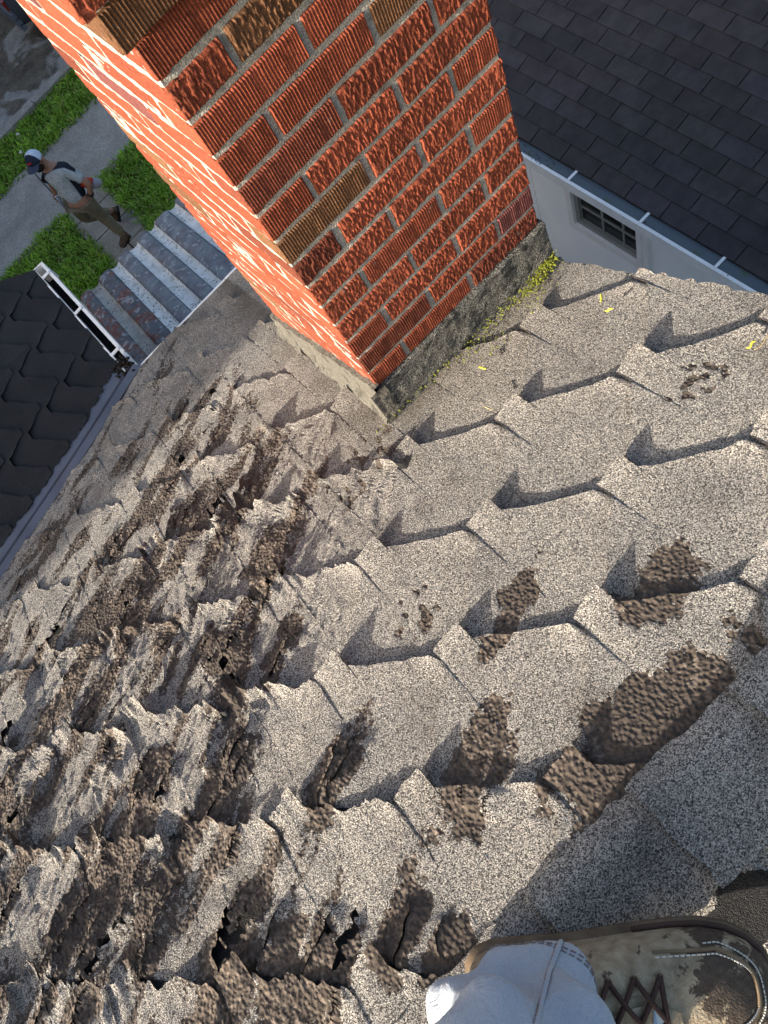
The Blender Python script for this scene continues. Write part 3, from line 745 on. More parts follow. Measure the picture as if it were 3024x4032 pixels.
def slab(name, x0, x1, y0, y1, z, mat, n=2):
    X, Y = np.meshgrid(np.linspace(x0, x1, n), np.linspace(y0, y1, n)); return struct(MB().grid(np.stack([X, Y, X*0+z], -1)).build(name, mat))
slab('ground', -120, 120, -120, 120, GZ-.004, M_SOIL)
X, Y = np.meshgrid(np.linspace(-8, 12, 160), np.linspace(12.82, 21, 90))
Zs = GZ-.10+.06*(fbm(X*1.3, Y*1.3, 5, 4)-.5)
struct(MB().grid(np.stack([X, Y, np.maximum(Zs, GZ-.0035)*0+GZ-.0+.05*(fbm(X*1.5, Y*1.5, 6, 4))], -1)).build('street', M_STREET))
pv = MB()
xx = -9.0
pv.box((-9, 10.43, GZ-.02), (14, 11.86, GZ+.03)); struct(pv.build('sidewalk', M_WALK))
wk = MB()
for (xa, xb, ya, yb) in ((-.20, .17, 9.62, 10.12), (.18, .55, 9.62, 10.12), (-.20, .17, 8.9, 9.61), (.18, .55, 9.16, 9.61), (-.20, .17, 10.13, 10.42), (.18, .55, 10.13, 10.42), (.18, .55, 8.4, 9.15), (-.20, .17, 7.6, 8.89), (.18, .55, 7.6, 8.39)):
    wk.prism([(xa+.006, ya, GZ), (xb-.006, ya, GZ), (xb-.006, yb-.012, GZ), (xa+.006, yb-.012, GZ)], (0, 0, .024+random.random()*.006))
struct(wk.build('walkway', M_PATH))
kb = MB(); x = -8.
while x < 12:
    l = random.uniform(.8, 1.3); kb.box((x, 12.70, GZ), (x+l-.015, 12.86, GZ+.10+random.random()*.01)); x += l
struct(kb.build('kerb', M_KERB))
gr = MB()
def blades(x0, x1, y0, y1, n):
    x = rng.uniform(x0, x1, n); y = rng.uniform(y0, y1, n)
    d = vn(x*5, y*5, 3)*.6+vn(x*16, y*16, 4)*.4
    keep = (d > .22) | (rng.random(n) < .35); x, y, d = x[keep], y[keep], d[keep]; n = len(x)
    h = (.035+.10*d)*rng.uniform(.6, 1.3, n); a = rng.uniform(0, 6.28, n); le = rng.uniform(.2, 1.1, n); wd = rng.uniform(.006, .013, n)
    ca, sa_ = np.cos(a), np.sin(a); b = np.stack([x, y, np.full(n, GZ-.003)], -1); side = np.stack([-sa_, ca, 0*a], -1)*wd[:, None]
    m1 = b+np.stack([ca*h*le*.35, sa_*h*le*.35, h*.62], -1); tp = b+np.stack([ca*h*le, sa_*h*le, h*.92], -1)
    V = np.stack([b-side, b+side, m1+side*.8, m1-side*.8, tp], 1).reshape(-1, 3)
    F = []
    for i in range(n): o = i*5; F += [(o, o+1, o+2, o+3), (o+3, o+2, o+4)]
    g1 = rng.random(n); base = np.stack([.13+.27*g1*d, .28+.40*g1*d, .018+.02*g1], -1)
    yl_ = rng.random(n) < .16; base[yl_] = base[yl_]*.4+np.array((.25, .24, .09)); base *= rng.uniform(.55, 1.15, (n, 1))
    gr.add(V, F, c_col=np.repeat(base, 5, 0))
blades(-2.6, 1.9, 11.84, 12.72, 15000)
blades(-2.4, -.19, 8.6, 10.46, 15500)
blades(.53, 1.7, 8.2, 10.46, 10000)
for (a, b, c, d, n) in ((-2.6, 1.9, 11.74, 11.86, 900), (-2.6, 1.9, 12.68, 12.80, 900), (-2.4, -.2, 10.42, 10.54, 500), (-.24, -.12, 8.6, 10.45, 450), (.47, .56, 8.2, 10.4, 420), (.5, 1.7, 10.42, 10.53, 300)): blades(a, b, c, d, n)
def gmat2():
    m = Mat('grass_blade', .6, .3); c = m.attr('c_col', 'Color'); return m.done(c)
go = gr.build('grass', gmat2()); go['kind'] = 'stuff'
fl = 0
for (x, y) in ((.20, 12.42), (.03, 12.05), (-.02, 10.02)):
    b = MB()
    for k in range(9): b.blob((x+random.gauss(0, .012), y+random.gauss(0, .012), GZ+.115+random.random()*.02), .011, k, 6, 4, .3)
    b.tube([(x, y, GZ), (x+.004, y, GZ+.11)], .003, 5)
    tag(b.build('dandelion_clock', simple('seed_head', (.7, .7, .68), .9, .1)), ('white dandelion clock in the verge beyond the sidewalk', 'white dandelion clock at the sidewalk side of the verge', 'white dandelion clock at the corner of the walkway')[fl], 'dandelion'); fl += 1

# =================================================================== PARKED CAR
car = thing('parked_car', 'dark blue grey parked car partly hidden behind the chimney', 'car', (3.7, 14.5, GZ))
M_PAINT = simple('dark_car_paint', (.045, .052, .068), .25, .15, 3, 0, .6)
M_RUB = simple('tyre_rubber', (.015, .015, .016), .85, .2); M_CHR = simple('wheel_rim', (.35, .36, .37), .35, .1, 20, 0, .5, .8)
M_CGL = simple('car_glass', (.01, .012, .014), .08, .1, 5, 0, .7)
cx0 = 1.46
sec = [(0, .42, .80, .80), (.04, .34, .92, .86), (.25, .30, 1.0, .90), (.9, .28, 1.02, .92), (2.2, .27, 1.0, .92), (3.3, .28, .95, .92), (4.2, .32, .82, .88), (4.45, .40, .62, .80)]
rings = []
for dx, zl, zh, hw in sec:
    ring = []
    for k in range(20):
        a = 2*math.pi*k/20; cy = math.copysign(abs(math.cos(a))**.35, math.cos(a)); cz = math.copysign(abs(math.sin(a))**.45, math.sin(a))
        ring.append((cx0+dx, 14.48+hw*cy, GZ+.05+(zl+zh)/2+(zh-zl)/2*cz))
    rings.append(ring)
MB().loft(rings).build('body', M_PAINT, car, True)
rings = []
for dx, zl, zh, hw in [(.25, .95, 1.0, .74), (.6, .95, 1.42, .64), (1.4, .95, 1.50, .64), (2.2, .95, 1.46, .63), (3.0, .93, .99, .74)]:
    rings.append([(cx0+dx, 14.48+(hw*s if zq else (hw+.1)*s), GZ+.05+(zh if zq else zl)) for s, zq in ((-1, 0), (-1, 1), (-.4, 1), (.4, 1), (1, 1), (1, 0))])
MB().loft(rings).build('cabin_glass', M_CGL, car, False)
MB().box((cx0+.62, 13.88, GZ+1.505), (cx0+2.2, 15.08, GZ+1.56)).build('car_roof', M_PAINT, car)
bp = MB()
for zz in (.40, .50, .60): bp.box((cx0-.05, 13.66, GZ+zz), (cx0+.03, 15.3, GZ+zz+.075))
bp.build('bumper', simple('grey_bumper', (.10, .12, .15), .35, .15, 6, 0, .5), car)
MB().box((cx0-.054, 14.2, GZ+.70), (cx0-.02, 14.76, GZ+.81)).build('number_plate', M_TRIM, car)
for yy in (13.72, 15.0): MB().box((cx0-.03, yy, GZ+.72), (cx0+.02, yy+.24, GZ+.86)).build('tail_light', simple('red_lens', (.25, .01, .01), .2, .1, 10, 0, .6), car)
for dx in (.75, 3.55):
    for yy in (13.64, 15.14):
        wv2 = MB(); ang = np.linspace(0, 2*math.pi, 25)[:-1]
        rr = [(.32, -.0), (.335, .02), (.335, .16), (.32, .18)]
        wv2.loft([[(cx0+dx+r_*math.cos(a), yy+o, GZ+.38+r_*math.sin(a)) for a in ang] for r_, o in rr]); tw = wv2.build('wheel', M_RUB, car, True)
        MB().loft([[(cx0+dx+r_*math.cos(a), yy+o, GZ+.38+r_*math.sin(a)) for a in ang] for r_, o in [(.20, -.006), (.19, -.010), (.05, .0)]]).build('rim', M_CHR, tw, True)

# =================================================================== MAN ON THE WALKWAY
man = thing('person', 'person in grey and navy shirt, khaki trousers and white mesh cap stepping along the walkway', 'person', (.15, 9.25, GZ))
M_SKIN = simple('skin', (.36, .20, .135), .6, .12, 30)
M_KHAKI = Mat('khaki_cloth', .9, .2); n_ = M_KHAKI.noise(14, 4)
M_KHAKI = M_KHAKI.done(M_KHAKI.ramp(n_, [(.3, (.16, .135, .088)), (.7, (.25, .215, .15))]), M_KHAKI.bump(M_KHAKI.noise(24, 3, dist=1.0), .02))
def g3(x, y, z): return (x, y, GZ+z)
# body: hips root, torso, neck, head, arms, legs as one skinned figure
bv = [g3(.119,9.175,.92), g3(.135,9.20,1.05), g3(.15,9.25,1.22), g3(.155,9.29,1.37), g3(.135,9.295,1.45), g3(.105,9.285,1.53), g3(.10,9.285,1.64),
      g3(.259,9.028+.10,1.35), g3(.335,8.995,1.11), g3(.262,9.070,.95), g3(.200,9.115,.87),
      g3(.055,9.33,1.33), g3(.015,9.466,1.14), g3(-.022,9.490,1.03), g3(-.040,9.488,.97),
      g3(.165,9.10,.88), g3(.177,9.207,.50), g3(.209,9.222,.10), g3(.03,9.215,.88), g3(.005,9.400,.55), g3(.35,9.500,.26)]
be = [(0,1),(1,2),(2,3),(3,4),(4,5),(5,6),(3,7),(7,8),(8,9),(9,10),(3,11),(11,12),(12,13),(13,14),(0,15),(15,16),(16,17),(0,18),(18,19),(19,20)]
br = [.095,.10,.125,.11,.052,.078,.083,.055,.042,.030,.030,.055,.042,.030,.030,.085,.06,.042,.085,.06,.042]
skin('body', bv, be, br, M_SKIN, man)
def fingers(mb, base, dirv, side, scale=1):
    d = Vector(dirv).normalized(); s = Vector(side); s = (s-d*s.dot(d)).normalized(); n = d.cross(s)
    for k, L_ in enumerate((.060, .075, .078, .066)):
        b = Vector(base)+s*(k-1.5)*.017+d*.02
        mb.tube([b, b+d*L_*.45+n*.004, b+d*L_*.75+n*.018, b+d*L_*.9+n*.034], [.009, .0085, .008, .006], 6)
    b = Vector(base)+s*-.030
    mb.tube([b-d*.015, b+d*.02-s*.012+n*.012, b+d*.042-s*.004+n*.028], [.011, .010, .008], 6)
hm = MB(); fingers(hm, g3(.20,9.115,.87), (-.06,.04,-.09), (.6,.75,0)); hm.build('hand', M_SKIN, man, True)
hm = MB(); fingers(hm, g3(-.040,9.488,.97), (-.02,.0,-.09), (.8,-.5,0)); hm.build('hand', M_SKIN, man, True)
# trousers
skin('trousers', [g3(.125,9.185,1.0), g3(.165,9.11,.86), g3(.180,9.205,.50), g3(.212,9.225,.13), g3(.03,9.22,.86), g3(.008,9.395,.55), g3(.30,9.47,.30)],
     [(0,1),(1,2),(2,3),(0,4),(4,5),(5,6)], [.145,.105,.078,.068,.105,.082,.072], M_KHAKI, man)
# shirt with navy yoke and side panel
ms_ = Mat('grey_navy_shirt', .8, .25); sp = ms_.sep()
g1 = ms_.ramp(ms_.noise(20, 3), [(.3, (.34, .40, .44)), (.7, (.52, .57, .58))])
ua = ms_.math('ADD', ms_.math('MULTIPLY', sp[0], .62), ms_.math('MULTIPLY', sp[1], .785))   # backwards component
yoke = ms_.math('MULTIPLY', ms_.step(ua, 7.285, 7.30), ms_.step(sp[2], GZ+1.29, GZ+1.31))
lat = ms_.math('SUBTRACT', ms_.math('MULTIPLY', sp[0], .785), ms_.math('MULTIPLY', sp[1], .62))
pan = ms_.math('MULTIPLY', ms_.step(lat, -5.50, -5.485), ms_.math('MULTIPLY', ms_.step(sp[2], GZ+1.26, GZ+1.22), ms_.step(lat, -5.40, -5.42)))
sc_ = ms_.mix(ms_.math('MAXIMUM', yoke, pan), g1, ms_.ramp(ms_.noise(30, 3), [(.3, (.010, .014, .026)), (.7, (.022, .03, .05))]))
M_SHIRT = ms_.done(sc_, ms_.bump(ms_.noise(18, 3, dist=1.5), .025))
skin('shirt', [g3(.122,9.172,.90), g3(.138,9.205,1.06), g3(.152,9.255,1.23), g3(.158,9.285,1.36), g3(.145,9.29,1.43), g3(.255,9.135,1.35), g3(.318,9.03,1.15), g3(.062,9.33,1.33), g3(.027,9.42,1.20)],
     [(0,1),(1,2),(2,3),(3,4),(3,5),(5,6),(3,7),(7,8)], [.150,.145,.158,.120,.070,.080,.070,.078,.066], M_SHIRT, man)
# head features: beard, nose, ears
FW = Vector((-.80, -.60, 0)).normalized(); HD = Vector(g3(.092, 9.280, 1.585)); SD = Vector((-FW.y, FW.x, 0))
hd = MB()
hc = HD+FW*.012
hd.blob(tuple(hc+Vector((0, 0, -.062))+FW*.032), (.066, .066, .055), 3, 14, 10, .06); hd.build('beard', simple('dark_beard', (.028, .018, .013), .9, .4, 80, .003), man, True)
MB().blob(tuple(hc+FW*.098+Vector((0, 0, -.01))), (.015, .015, .022), 1, 8, 6, .05).build('nose', M_SKIN, man, True)
M_EYE = simple('dark_eye', (.02, .015, .012), .2)
for s in (-1, 1):
    MB().blob(tuple(hc+SD*s*.088-FW*.01+Vector((0, 0, -.01))), (.014, .014, .032), 2, 8, 6, .1).build('ear', M_SKIN, man, True)
    MB().blob(tuple(hc+SD*s*.032+FW*.080+Vector((0, 0, .012))), .010, 1, 8, 6, 0).build('eye', M_EYE, man, True)
# cap: white mesh back, navy front and brim
mc = Mat('mesh_cap', .8, .2)
cd = (hc.x*FW.x+hc.y*FW.y)
cs_ = mc.sep(); fwd = mc.math('ADD', mc.math('MULTIPLY', cs_[0], FW.x), mc.math('MULTIPLY', cs_[1], FW.y))
cc_ = mc.mix(mc.step(fwd, cd+.026, cd+.03), (.62, .70, .86), (.022, .030, .055))
M_CAP = mc.done(cc_, mc.bump(mc.vor(260), .002))
cp = MB(); rings = []
for i in range(9):
    th = (math.pi/2)*i/8*.98; rings.append([tuple(hc+Vector((0, 0, .022))+(FW*math.cos(a)*1.06+SD*math.sin(a))*.104*math.cos(th)+Vector((0, 0, .112*math.sin(th)))) for a in np.linspace(0, 2*math.pi, 25)[:-1]])
cp.loft(rings); capo = cp.build('cap', M_CAP, man, True)
bm_ = MB(); tp_, bt_ = [], []
for a in np.linspace(-1.25, 1.25, 15):
    pass
A1 = [hc+Vector((0, 0, .030))+FW*.10*math.cos(a)+SD*.098*math.sin(a) for a in np.linspace(-1.2, 1.2, 13)]
A2 = [hc+Vector((0, 0, .006-.012*abs(math.sin(a))))+FW*(.06+.135*math.cos(a*.9))+SD*.092*math.sin(a) for a in np.linspace(-1.2, 1.2, 13)]
bm_.grid(np.array([[tuple(p) for p in A1], [tuple((p+q)/2+Vector((0, 0, .006))) for p, q in zip(A1, A2)], [tuple(p) for p in A2]]))
bm_.grid(np.array([[tuple(p-Vector((0, 0, .005))) for p in A1], [tuple((p+q)/2) for p, q in zip(A1, A2)], [tuple(p-Vector((0, 0, .004))) for p in A2]]), flip=True)
bm_.build('brim', simple('navy_brim', (.045, .058, .095), .8, .2, 60), capo, True)
lg = MB()
for k, (a, z, wd) in enumerate(((.0, .062, .03), (-.22, .056, .012), (.2, .070, .012))):
    c_ = hc+FW*.100*math.cos(a)+SD*.104*math.sin(a)+Vector((0, 0, z)); lg.tube([c_-SD*wd, c_+FW*.006, c_+SD*wd+Vector((0, 0, .008))], .008, 6)
lg.build('emblem', simple('red_thread', (.55, .02, .03), .7, .1), capo, True)
bt = MB(); bt.tube([tuple(hc+Vector((0, 0, .137))+SD*0), tuple(hc+Vector((0, 0, .142)))], .010, 8); bt.build('cap_button', simple('white_button', (.6, .66, .78)), capo)
# watch
wt = MB(); c_ = Vector(g3(.268, 9.066, .955)); d_ = (Vector(bv[10])-Vector(bv[8])).normalized(); a_ = d_.orthogonal().normalized(); b_ = d_.cross(a_)
wt.loft([[tuple(c_+d_*o+(a_*math.cos(t)+b_*math.sin(t))*r_) for t in np.linspace(0, 6.283, 17)[:-1]] for o, r_ in ((-.016, .037), (-.014, .041), (.014, .041), (.016, .037))])
wt.build('watch', simple('black_watch', (.012, .012, .013), .4), man, True)
M_BOOTB = simple('brown_boot', (.10, .062, .038), .8, .3, 25); M_SOLE = simple('dark_sole', (.012, .011, .010), .8, .2)
def boot_small(an, toe, up):
    an, toe, up = Vector(an), Vector(toe), Vector(up).normalized(); t = (toe-an).normalized(); up = (up-t*up.dot(t)).normalized(); s = t.cross(up)
    L_ = (toe-an).length; rings = []; sol = []
    for q, hw, ht in ((-.42, .03, .05), (-.36, .044, .12), (-.15, .048, .14), (.15, .046, .12), (.5, .05, .085), (.8, .053, .065), (1.0, .045, .052), (1.1, .02, .03)):
        o = an+t*L_*q
        rings.append([tuple(o+s*hw*math.cos(a)*(1 if math.sin(a) < .2 else .85)+up*(ht*max(0, math.sin(a))-.0)) for a in np.linspace(0, 6.283, 17)[:-1]])
        sol.append([tuple(o+s*(hw+.008)*c_+up*z) for c_, z in ((-1, 0), (1, 0), (1, -.032), (-1, -.032))])
    b = MB().loft(rings).build('boot', M_BOOTB, man, True); MB().loft(sol).build('sole', M_SOLE, b)
    lc = MB()
    for q in (.15, .27, .39): o = an+t*L_*q+up*(.125-.06*q); lc.tube([o-s*.03, o+up*.008, o+s*.03], .005, 5)
    lc.build('laces', simple('boot_lace', (.25, .2, .15)), b)
boot_small(g3(.205, 9.215, .035), g3(.085, 9.165, .035), (0, 0, 1))
boot_small(g3(.37, 9.50, .20), g3(.315, 9.545, .075), (-.75, .35, .4))
# striped bundle in one hand and a red and grey bundle by the other hip
st_ = Mat('striped_paper', .7, .2); sw = st_.sep(); 
st_m = st_.done(st_.mix(st_.step(st_.math('SINE', st_.math('MULTIPLY', sw[2], 230)), -.1, .1), (.62, .72, .86), (.09, .12, .2)))
rp_ = MB(); rp_.tube([g3(-.055, 9.468, .985), g3(-.058, 9.460, .93), g3(-.060, 9.452, .84)], [.014, .018, .020], 8)
tag(rp_.build('paper_roll', st_m, None, True), 'small blue and white striped roll held in the person\'s hand on the walkway', 'roll')
rb = MB(); rb.loft([[tuple(Vector(g3(.345, 9.145, 1.02))+Vector((o, -o*.4, -o*.9))*1.0+Vector((.55, .75, 0))*r_*math.cos(t)+Vector((.55, -.4, .7))*r_*math.sin(t)) for t in np.linspace(0, 6.283, 17)[:-1]] for o, r_ in ((-.07, .03), (-.06, .055), (-.01, .066), (.03, .066))])
red = thing('bundle', 'red and grey rounded bundle hanging beside the hip of the person on the walkway', 'bundle', g3(.33, 9.14, .85))
rb.build('red_top', simple('red_cloth', (.50, .055, .03), .7, .2, 30), red, True)
rb = MB(); rb.loft([[tuple(Vector(g3(.345, 9.145, 1.02))+Vector((o, -o*.4, -o*.9))+Vector((.55, .75, 0))*r_*math.cos(t)+Vector((.55, -.4, .7))*r_*math.sin(t)) for t in np.linspace(0, 6.283, 17)[:-1]] for o, r_ in ((.031, .068), (.07, .066), (.10, .052), (.115, .02))])
rb.build('grey_base', simple('grey_cloth', (.33, .33, .38), .7, .2, 30), red, True)
wd_ = MB(); wd_.tube([(-.045, 11.58, GZ+.034), (-.06, 11.1, GZ+.034), (-.09, 10.56, GZ+.034)], .008, 6)
struct(wd_.build('pavement_joint', simple('joint_filler', (.05, .048, .042), .9)))

# =================================================================== PHOTOGRAPHER
ph = thing('person', 'person seen only as a worn tan boot and light blue jeans astride the ridge', 'person', (-.25, -.06, -1.25))
M_JEAN = Mat('faded_denim', .9, .2); jn = M_JEAN.noise(900, 2, M_JEAN.map((1, 1, .25))); jw = M_JEAN.noise(9, 4)
M_JEAN = M_JEAN.done(M_JEAN.mix(.5, M_JEAN.ramp(jw, [(.3, (.36, .41, .49)), (.7, (.54, .585, .64))]), M_JEAN.ramp(jn, [(.3, (.34, .39, .47)), (.7, (.62, .655, .70))])), M_JEAN.bump(M_JEAN.math('ADD', M_JEAN.math('MULTIPLY', jn, .12), M_JEAN.noise(28, 4, M_JEAN.map((1, 1, .45)), dist=1.2)), .009))
TD = Vector((.79, -.613, -.06)).normalized(); SDv = Vector((.613, .79, 0)); UPv = TD.cross(SDv)*-1
if UPv.z < 0: UPv = -UPv
TIP = Vector((-.080, -.240, -1.258)); LB = .385; HE = TIP-TD*LB
def bw(t, o, u): return tuple(HE+TD*LB*t+SDv*o+UPv*u)
# boot upper: lofted sections from heel to toe
ts = [0, .03, .10, .2, .3, .4, .5, .6, .7, .8, .88, .94, .98, 1.0]
hwid = [.026, .042, .050, .052, .053, .055, .059, .063, .066, .066, .060, .048, .032, .012]
htop = [.085, .13, .175, .185, .175, .15, .122, .104, .096, .090, .082, .070, .056, .040]
rings = []
for t_, hw_, ht_ in zip(ts, hwid, htop):
    ring = []
    for k in range(28):
        a = 2*math.pi*k/28; c_, s_ = math.cos(a), math.sin(a)
        e = .62 if t_ > .5 else .72
        o = hw_*math.copysign(abs(c_)**e, c_); u = .026+(ht_-.026)*max(0, s_)**.8
        if s_ > 0 and t_ < .5: o *= 1-.30*s_*(1-t_)
        ring.append(bw(t_, o, u if s_ >= 0 else .024))
    rings.append(ring)
ml = Mat('worn_leather', .75, .3); mn = ml.noise(26, 6, rough=.68, dist=.4)
mo_ = ml.map(co=ml.co)
tan_ = ml.ramp(ml.noise(60, 4), [(.3, (.25, .19, .12)), (.7, (.46, .385, .27))])
drk = ml.ramp(ml.noise(120, 3), [(.3, (.065, .047, .033)), (.7, (.12, .09, .066))])
sx = ml.sep(); toe_c = ml.math('ADD', ml.math('ADD', ml.math('MULTIPLY', sx[0], TD.x), ml.math('MULTIPLY', sx[1], TD.y)), -(TIP.x*TD.x+TIP.y*TD.y))   # metres behind the toe tip
near = ml.step(toe_c, -.135, -.055)
mk = ml.step(ml.math('ADD', ml.math('MULTIPLY', near, .17), mn), .60, .64)
lc_ = ml.mix(mk, tan_, drk)
M_LEATHER = ml.done(lc_, ml.bump(ml.math('ADD', mn, ml.noise(300, 3)), .0022))
boot_b = [(-.30, -.07, -1.10)]
# the photographer's body (mostly behind the lens)
pv_ = [(-.52, -.46, -.55), (-.50, -.44, -.30), (-.46, -.42, -.05), (-.43, -.40, .12), (-.41, -.38, .20), (-.39, -.36, .30), (-.38, -.35, .40),
       (-.45, -.33, -.56), (-.40, -.17, -.62), (-.345, -.095, -1.06), (-.31, -.095, -1.16),
       (-.62, -.55, -.58), (-.60, -.50, -1.0), (-.62, -.46, -1.42),
       (-.34, -.28, .06), (-.22, -.34, -.10), (-.08, -.20, .10), (-.56, -.48, .06), (-.56, -.56, -.12), (-.34, -.44, -.02)]
pe_ = [(0,1),(1,2),(2,3),(3,4),(4,5),(5,6),(0,7),(7,8),(8,9),(9,10),(0,11),(11,12),(12,13),(3,14),(14,15),(15,16),(3,17),(17,18),(18,19)]
pr_ = [.14,.14,.16,.12,.055,.085,.085,.09,.065,.040,.030,.09,.06,.045,.055,.042,.03,.055,.042,.03]
skin('body', pv_, pe_, pr_, M_SKIN, ph)
boot = MB().loft(rings).build('boot', M_LEATHER, ph, True)
so_r = []
for t_, hw_ in zip(ts, hwid):
    tt = -.015+t_*1.03; h_ = hw_+.007
    so_r.append([bw(tt, o*h_, u) for o, u in ((-1, .0265), (-.6, .0268), (.6, .0268), (1, .0265), (1.04, .012), (1.0, 0), (-1.0, 0), (-1.04, .012))])
MB().loft(so_r).build('sole', simple('worn_sole', (.14, .10, .065), .8, .4, 30, .002), boot, True)
def topu(t_, o):
    hw_ = np.interp(t_, ts, hwid); ht_ = np.interp(t_, ts, htop); e = .62 if t_ > .5 else .72
    c_ = min(1, abs(o)/hw_)**(1/e); s_ = math.sqrt(max(0, 1-c_*c_)); return .026+(ht_-.026)*s_**.8
# welt rand round the toe
rd = MB(); path = []
for a in np.linspace(-1.0, 1.0, 41):
    t_ = 1.0-.42*abs(a)**1.6; o = math.copysign(np.interp(t_, ts, hwid)+.003, a) if abs(a) > .12 else a/.12*.018
    path.append(bw(t_, o, .030))
rd.tube(path, .0042, 6); rd.build('rand', simple('dark_rand', (.07, .04, .03), .7), boot, True)
# U-shaped seam with pale stitches
sm = MB(); up_ = []; SU = []
for a in np.linspace(-1, 1, 61):
    t_ = .935-.30*abs(a)**2.2; o = .047*math.copysign(min(1, abs(a)/.62)**.75, a)
    o = max(-.047, min(.047, o)); SU.append((t_, o, topu(t_, o)))
plug = MB()
sm.tube([bw(t_, o, u+.0010) for t_, o, u in SU], .0028, 6); sm.build('seam', simple('leather_seam', (.22, .16, .095), .8), boot, True)
M_THREAD = simple('pale_thread', (.72, .70, .62), .8, .1)
sh = MB()
for r_ in (0, 1):
    for i in range(0, 60, 1):
        t0, o0, u0_ = SU[i]; t1, o1, u1_ = SU[i+1]; k = .90 if r_ == 0 else 1.13
        if r_ == 1 and not (8 < i < 52): continue
        f = lambda t_, o: bw(.62+(t_-.62)*(1 if r_ == 0 else 1.06), o*k, topu(min(.985, .62+(t_-.62)*(1 if r_ == 0 else 1.06)), o*k)+.0016)
        p0, p1 = Vector(f(t0, o0)), Vector(f(t1, o1)); L_ = (p1-p0).length
        sh.tube([p0+(p1-p0)*.12, (p0+p1)/2+UPv*.0006, p0+(p1-p0)*.82], .0011, 5)
sh.build('stitching', M_THREAD, boot, True)
# eyelet flaps, tongue, laces
fl_ = MB()
for sgn in (1, -1):
    for (ta, tb) in ((.46, .69), (.30, .52)):
        U_ = np.linspace(0, 1, 14)[None].repeat(10, 0); V_ = np.linspace(0, 1, 10)[:, None].repeat(14, 1)
        Tt = ta+(tb-ta)*U_; Oo = sgn*(.016+.034*V_-.010*np.sin(U_*math.pi)*(1-V_)*1.0)
        G_ = np.array([[bw(Tt[i, j], Oo[i, j], topu(Tt[i, j], Oo[i, j])+.0045-.003*V_[i, j]) for j in range(14)] for i in range(10)])
        fl_.grid(G_, flip=(sgn < 0)); 
        bd = np.concatenate([G_[0], G_[1:, -1], G_[-1, ::-1][1:], G_[::-1, 0][1:]]); lb_ = bd-np.array(UPv)*.005
        fl_.grid(np.stack([bd, lb_]))
fl_.build('eyelet_flap', M_LEATHER, boot, True)
la = MB(); M_EYELET = simple('brass_eyelet', (.30, .25, .18), .4, .2, 50, 0, .5, .7)
for i, t_ in enumerate((.645, .565, .485, .41)):
    for sgn in (1, -1):
        P_ = Vector(bw(t_, sgn*.024, topu(t_, .024)+.0055)); a_ = TD; b_ = SDv
        MB().tube([P_+(a_*math.cos(q)+b_*math.sin(q))*.0042 for q in np.linspace(0, 6.283, 13)], .0013, 5).build('eyelet', M_EYELET, boot, True)
def lace(t0, o0, t1, o1, lift=.010):
    pts = []
    for q in np.linspace(0, 1, 12):
        t_ = t0+(t1-t0)*q; o = o0+(o1-o0)*q
        pts.append(Vector(bw(t_, o, topu(t_, o)+.006+lift*math.sin(q*math.pi)*.6)))
    la.tube(pts, .0033, 8)
for i, t_ in enumerate((.645, .565, .485)):
    lace(t_, .024, t_-.08, -.024); lace(t_, -.024, t_-.08, .024, .014)
lace(.645, .024, .645, -.024, .008); lace(.41, .024, .34, -.03)
la.tube([bw(.44+.05*math.cos(q)*.9, -.036+.020*math.sin(q), topu(.44, -.03)+.012+.006*math.sin(2*q)) for q in np.linspace(0, 6.0, 26)], .0026, 6)
la.tube([bw(.645-.02*q, -.024-.006*q, topu(.64, .03)+.008-.001*q*q) for q in np.linspace(0, 3, 12)], .0026, 6)
la.build('laces', simple('brown_lace', (.055, .030, .024), .7, .4, 300, .001), boot, True)
lt = MB().prism([bw(0.620, -.006, topu(0.620, .006)+.005), bw(0.635, -.018, topu(0.625, .018)+.005), bw(0.628, -.036, topu(0.625, .036)+.0045), bw(0.615, -.040, topu(0.615, .04)+.004), bw(0.602, -.026, topu(0.605, .026)+.005), bw(0.608, -.008, topu(0.605, .008)+.005)], tuple(UPv*.0015))
lt.build('lace_tag', simple('pale_blue_tag', (.34, .48, .62), .5, .1), boot)
# jeans: trouser leg as a folded loft from hem to knee, joined to hips outside the frame
ax = [Vector((-.300, -.062, -1.125)), Vector((-.310, -.068, -1.05)), Vector((-.322, -.080, -.98)), Vector((-.34, -.100, -.88)), Vector((-.365, -.135, -.76)), Vector((-.40, -.18, -.64)), Vector((-.44, -.28, -.57)), Vector((-.49, -.42, -.52))]
rad = [.098, .096, .092, .090, .092, .098, .105, .12]
rings = []
NJ = 72
for v_ in ax: v_ += Vector((-.022, -.022, 0))
fine = []
for i in range(len(ax)-1):
    for q in np.linspace(0, 1, 14 if i < 4 else 7)[:-1]: fine.append((ax[i].lerp(ax[i+1], q), rad[i]+(rad[i+1]-rad[i])*q))
fine.append((ax[-1], rad[-1]))
for i, (c_, r_) in enumerate(fine):
    t = (fine[min(i+1, len(fine)-1)][0]-fine[max(i-1, 0)][0]).normalized()
    a_ = (Vector((1, 0, 0))-t*t.x).normalized(); b_ = t.cross(a_); ring = []
    for k in range(NJ):
        a = 2*math.pi*k/NJ
        dep = i/len(fine)
        fold = .016*math.sin(3*a+i*.16)*math.exp(-((i-16)/15)**2)+.010*math.sin(a*2-i*.33+1)+.006*math.sin(a*5+i*.42)+.011*(float(fbm(math.cos(a)*2+5, i*.13+math.sin(a)*2, 4, 3))-.5)*2
        if i < 5: fold -= .010*(1-i/5)*(1+math.sin(a*3))*.5
        rr = r_+fold
        ring.append(tuple(c_+a_*rr*math.cos(a)+b_*rr*math.sin(a)))
    rings.append(ring)
jm = MB(); jm.loft(rings, cap=False)
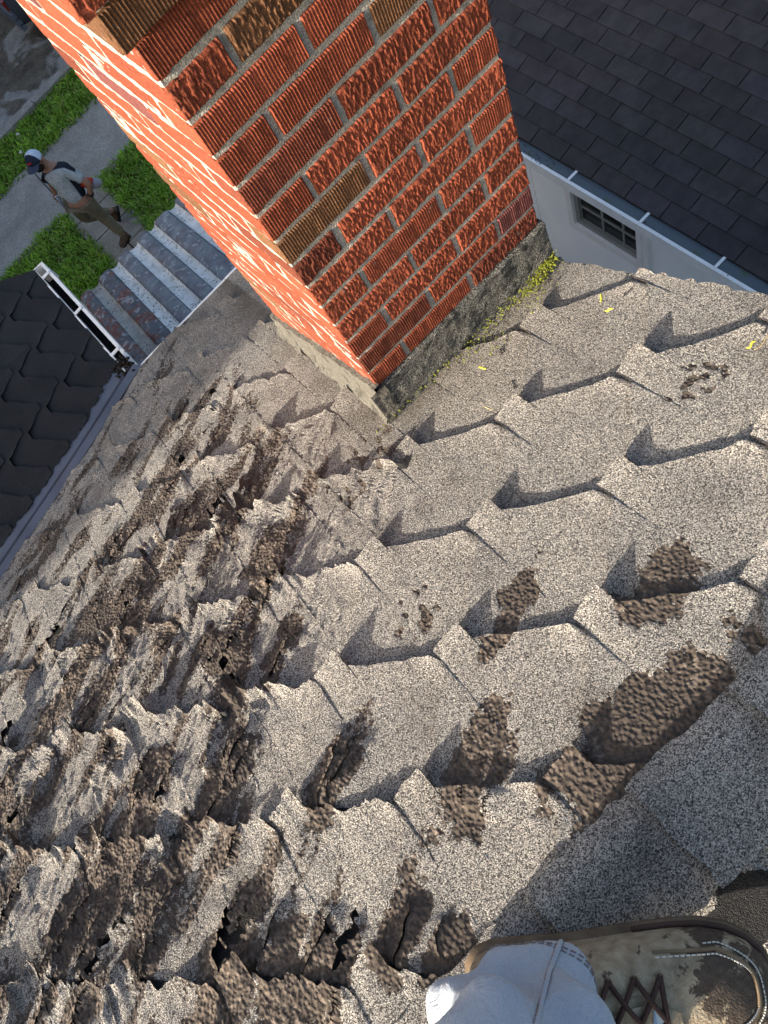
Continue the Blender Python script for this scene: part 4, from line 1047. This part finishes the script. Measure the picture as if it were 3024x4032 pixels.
inner = [[tuple(Vector(p)+(fine[i][0]-Vector(p))*.05) for p in rings[i]] for i in range(8)]
jm.loft(inner, cap=False)
jm.grid(np.array([rings[0]+[rings[0][0]], inner[0]+[inner[0][0]]]))
jeans = jm.build('jeans', M_JEAN, ph, True)
# double stitched side seam and hem
def onj(i, a):
    k = a/(2*math.pi)*NJ; k0 = int(math.floor(k)) % NJ; k1 = (k0+1) % NJ; f = k-math.floor(k)
    p = Vector(rings[i][k0]).lerp(Vector(rings[i][k1]), f); return p+(p-fine[i][0]).normalized()*.0012
sj = MB()
for off in (0, .055):
    for i in range(1, 40):
        a = .42+off
        p0, p1 = onj(i, a), onj(i+1, a); sj.tube([p0+(p1-p0)*.1, p0+(p1-p0)*.75], .0010, 5)
for hi in (3, 4):
    for k in range(0, NJ):
        p0, p1 = onj(hi, k*2*math.pi/NJ), onj(hi, (k+.7)*2*math.pi/NJ); sj.tube([p0, p1], .0010, 5)
sj.build('stitching', simple('brown_thread', (.30, .24, .22), .8, .2), jeans, True)
sr = MB()
for (aa) in (.445,):
    sr.tube([onj(i, aa) for i in range(1, 40)], .0032, 6)
sr.build('seam', M_JEAN, jeans, True)
# the hidden rest of the clothes
skin('jacket', [(-.52, -.46, -.52), (-.50, -.44, -.30), (-.46, -.42, -.05), (-.43, -.40, .12), (-.345, -.29, .05), (-.23, -.33, -.09), (-.55, -.48, .05), (-.55, -.555, -.11)],
     [(0,1),(1,2),(2,3),(3,4),(4,5),(3,6),(6,7)], [.165,.165,.18,.14,.075,.06,.075,.06], simple('dark_jacket', (.05, .055, .065), .9), ph)
skin('jeans', [(-.52, -.46, -.52), (-.62, -.55, -.60), (-.60, -.50, -1.0), (-.62, -.46, -1.34)], [(0,1),(1,2),(2,3)], [.17,.12,.095,.09], M_JEAN, ph)

# =================================================================== UNSEEN BLOCK ADDED TO SHADE THE STREET AND LOWER ROOF (outside the frame)
ap = thing('shade_block', 'unseen brick block added out of view to shade the lower roof, street and front gardens', 'building', (-13, 12, GZ))
M_ABR = simple('shade_block_brick', (.30, .12, .08), .85, .3, 8); M_AGL = simple('shade_block_glass', (.02, .025, .03), .1, .2, 3, 0, .6)
MB().box((-17, .87, GZ), (-9, 40, 1.3)).build('wall', M_ABR, ap)
MB().box((-17.2, .87, 1.301), (-9, 40.2, 1.5)).build('roof', M_TAR, ap)
for zz in (-5.9, -2.9, -.5):
    for yy in range(2, 39, 4):
        f = MB().box((-9.04, yy, zz), (-8.96, yy+1.3, zz+1.6)).build('window', M_TRIM, ap); MB().box((-8.965, yy+.08, zz+.08), (-8.955, yy+1.22, zz+1.52)).build('pane', M_AGL, f)
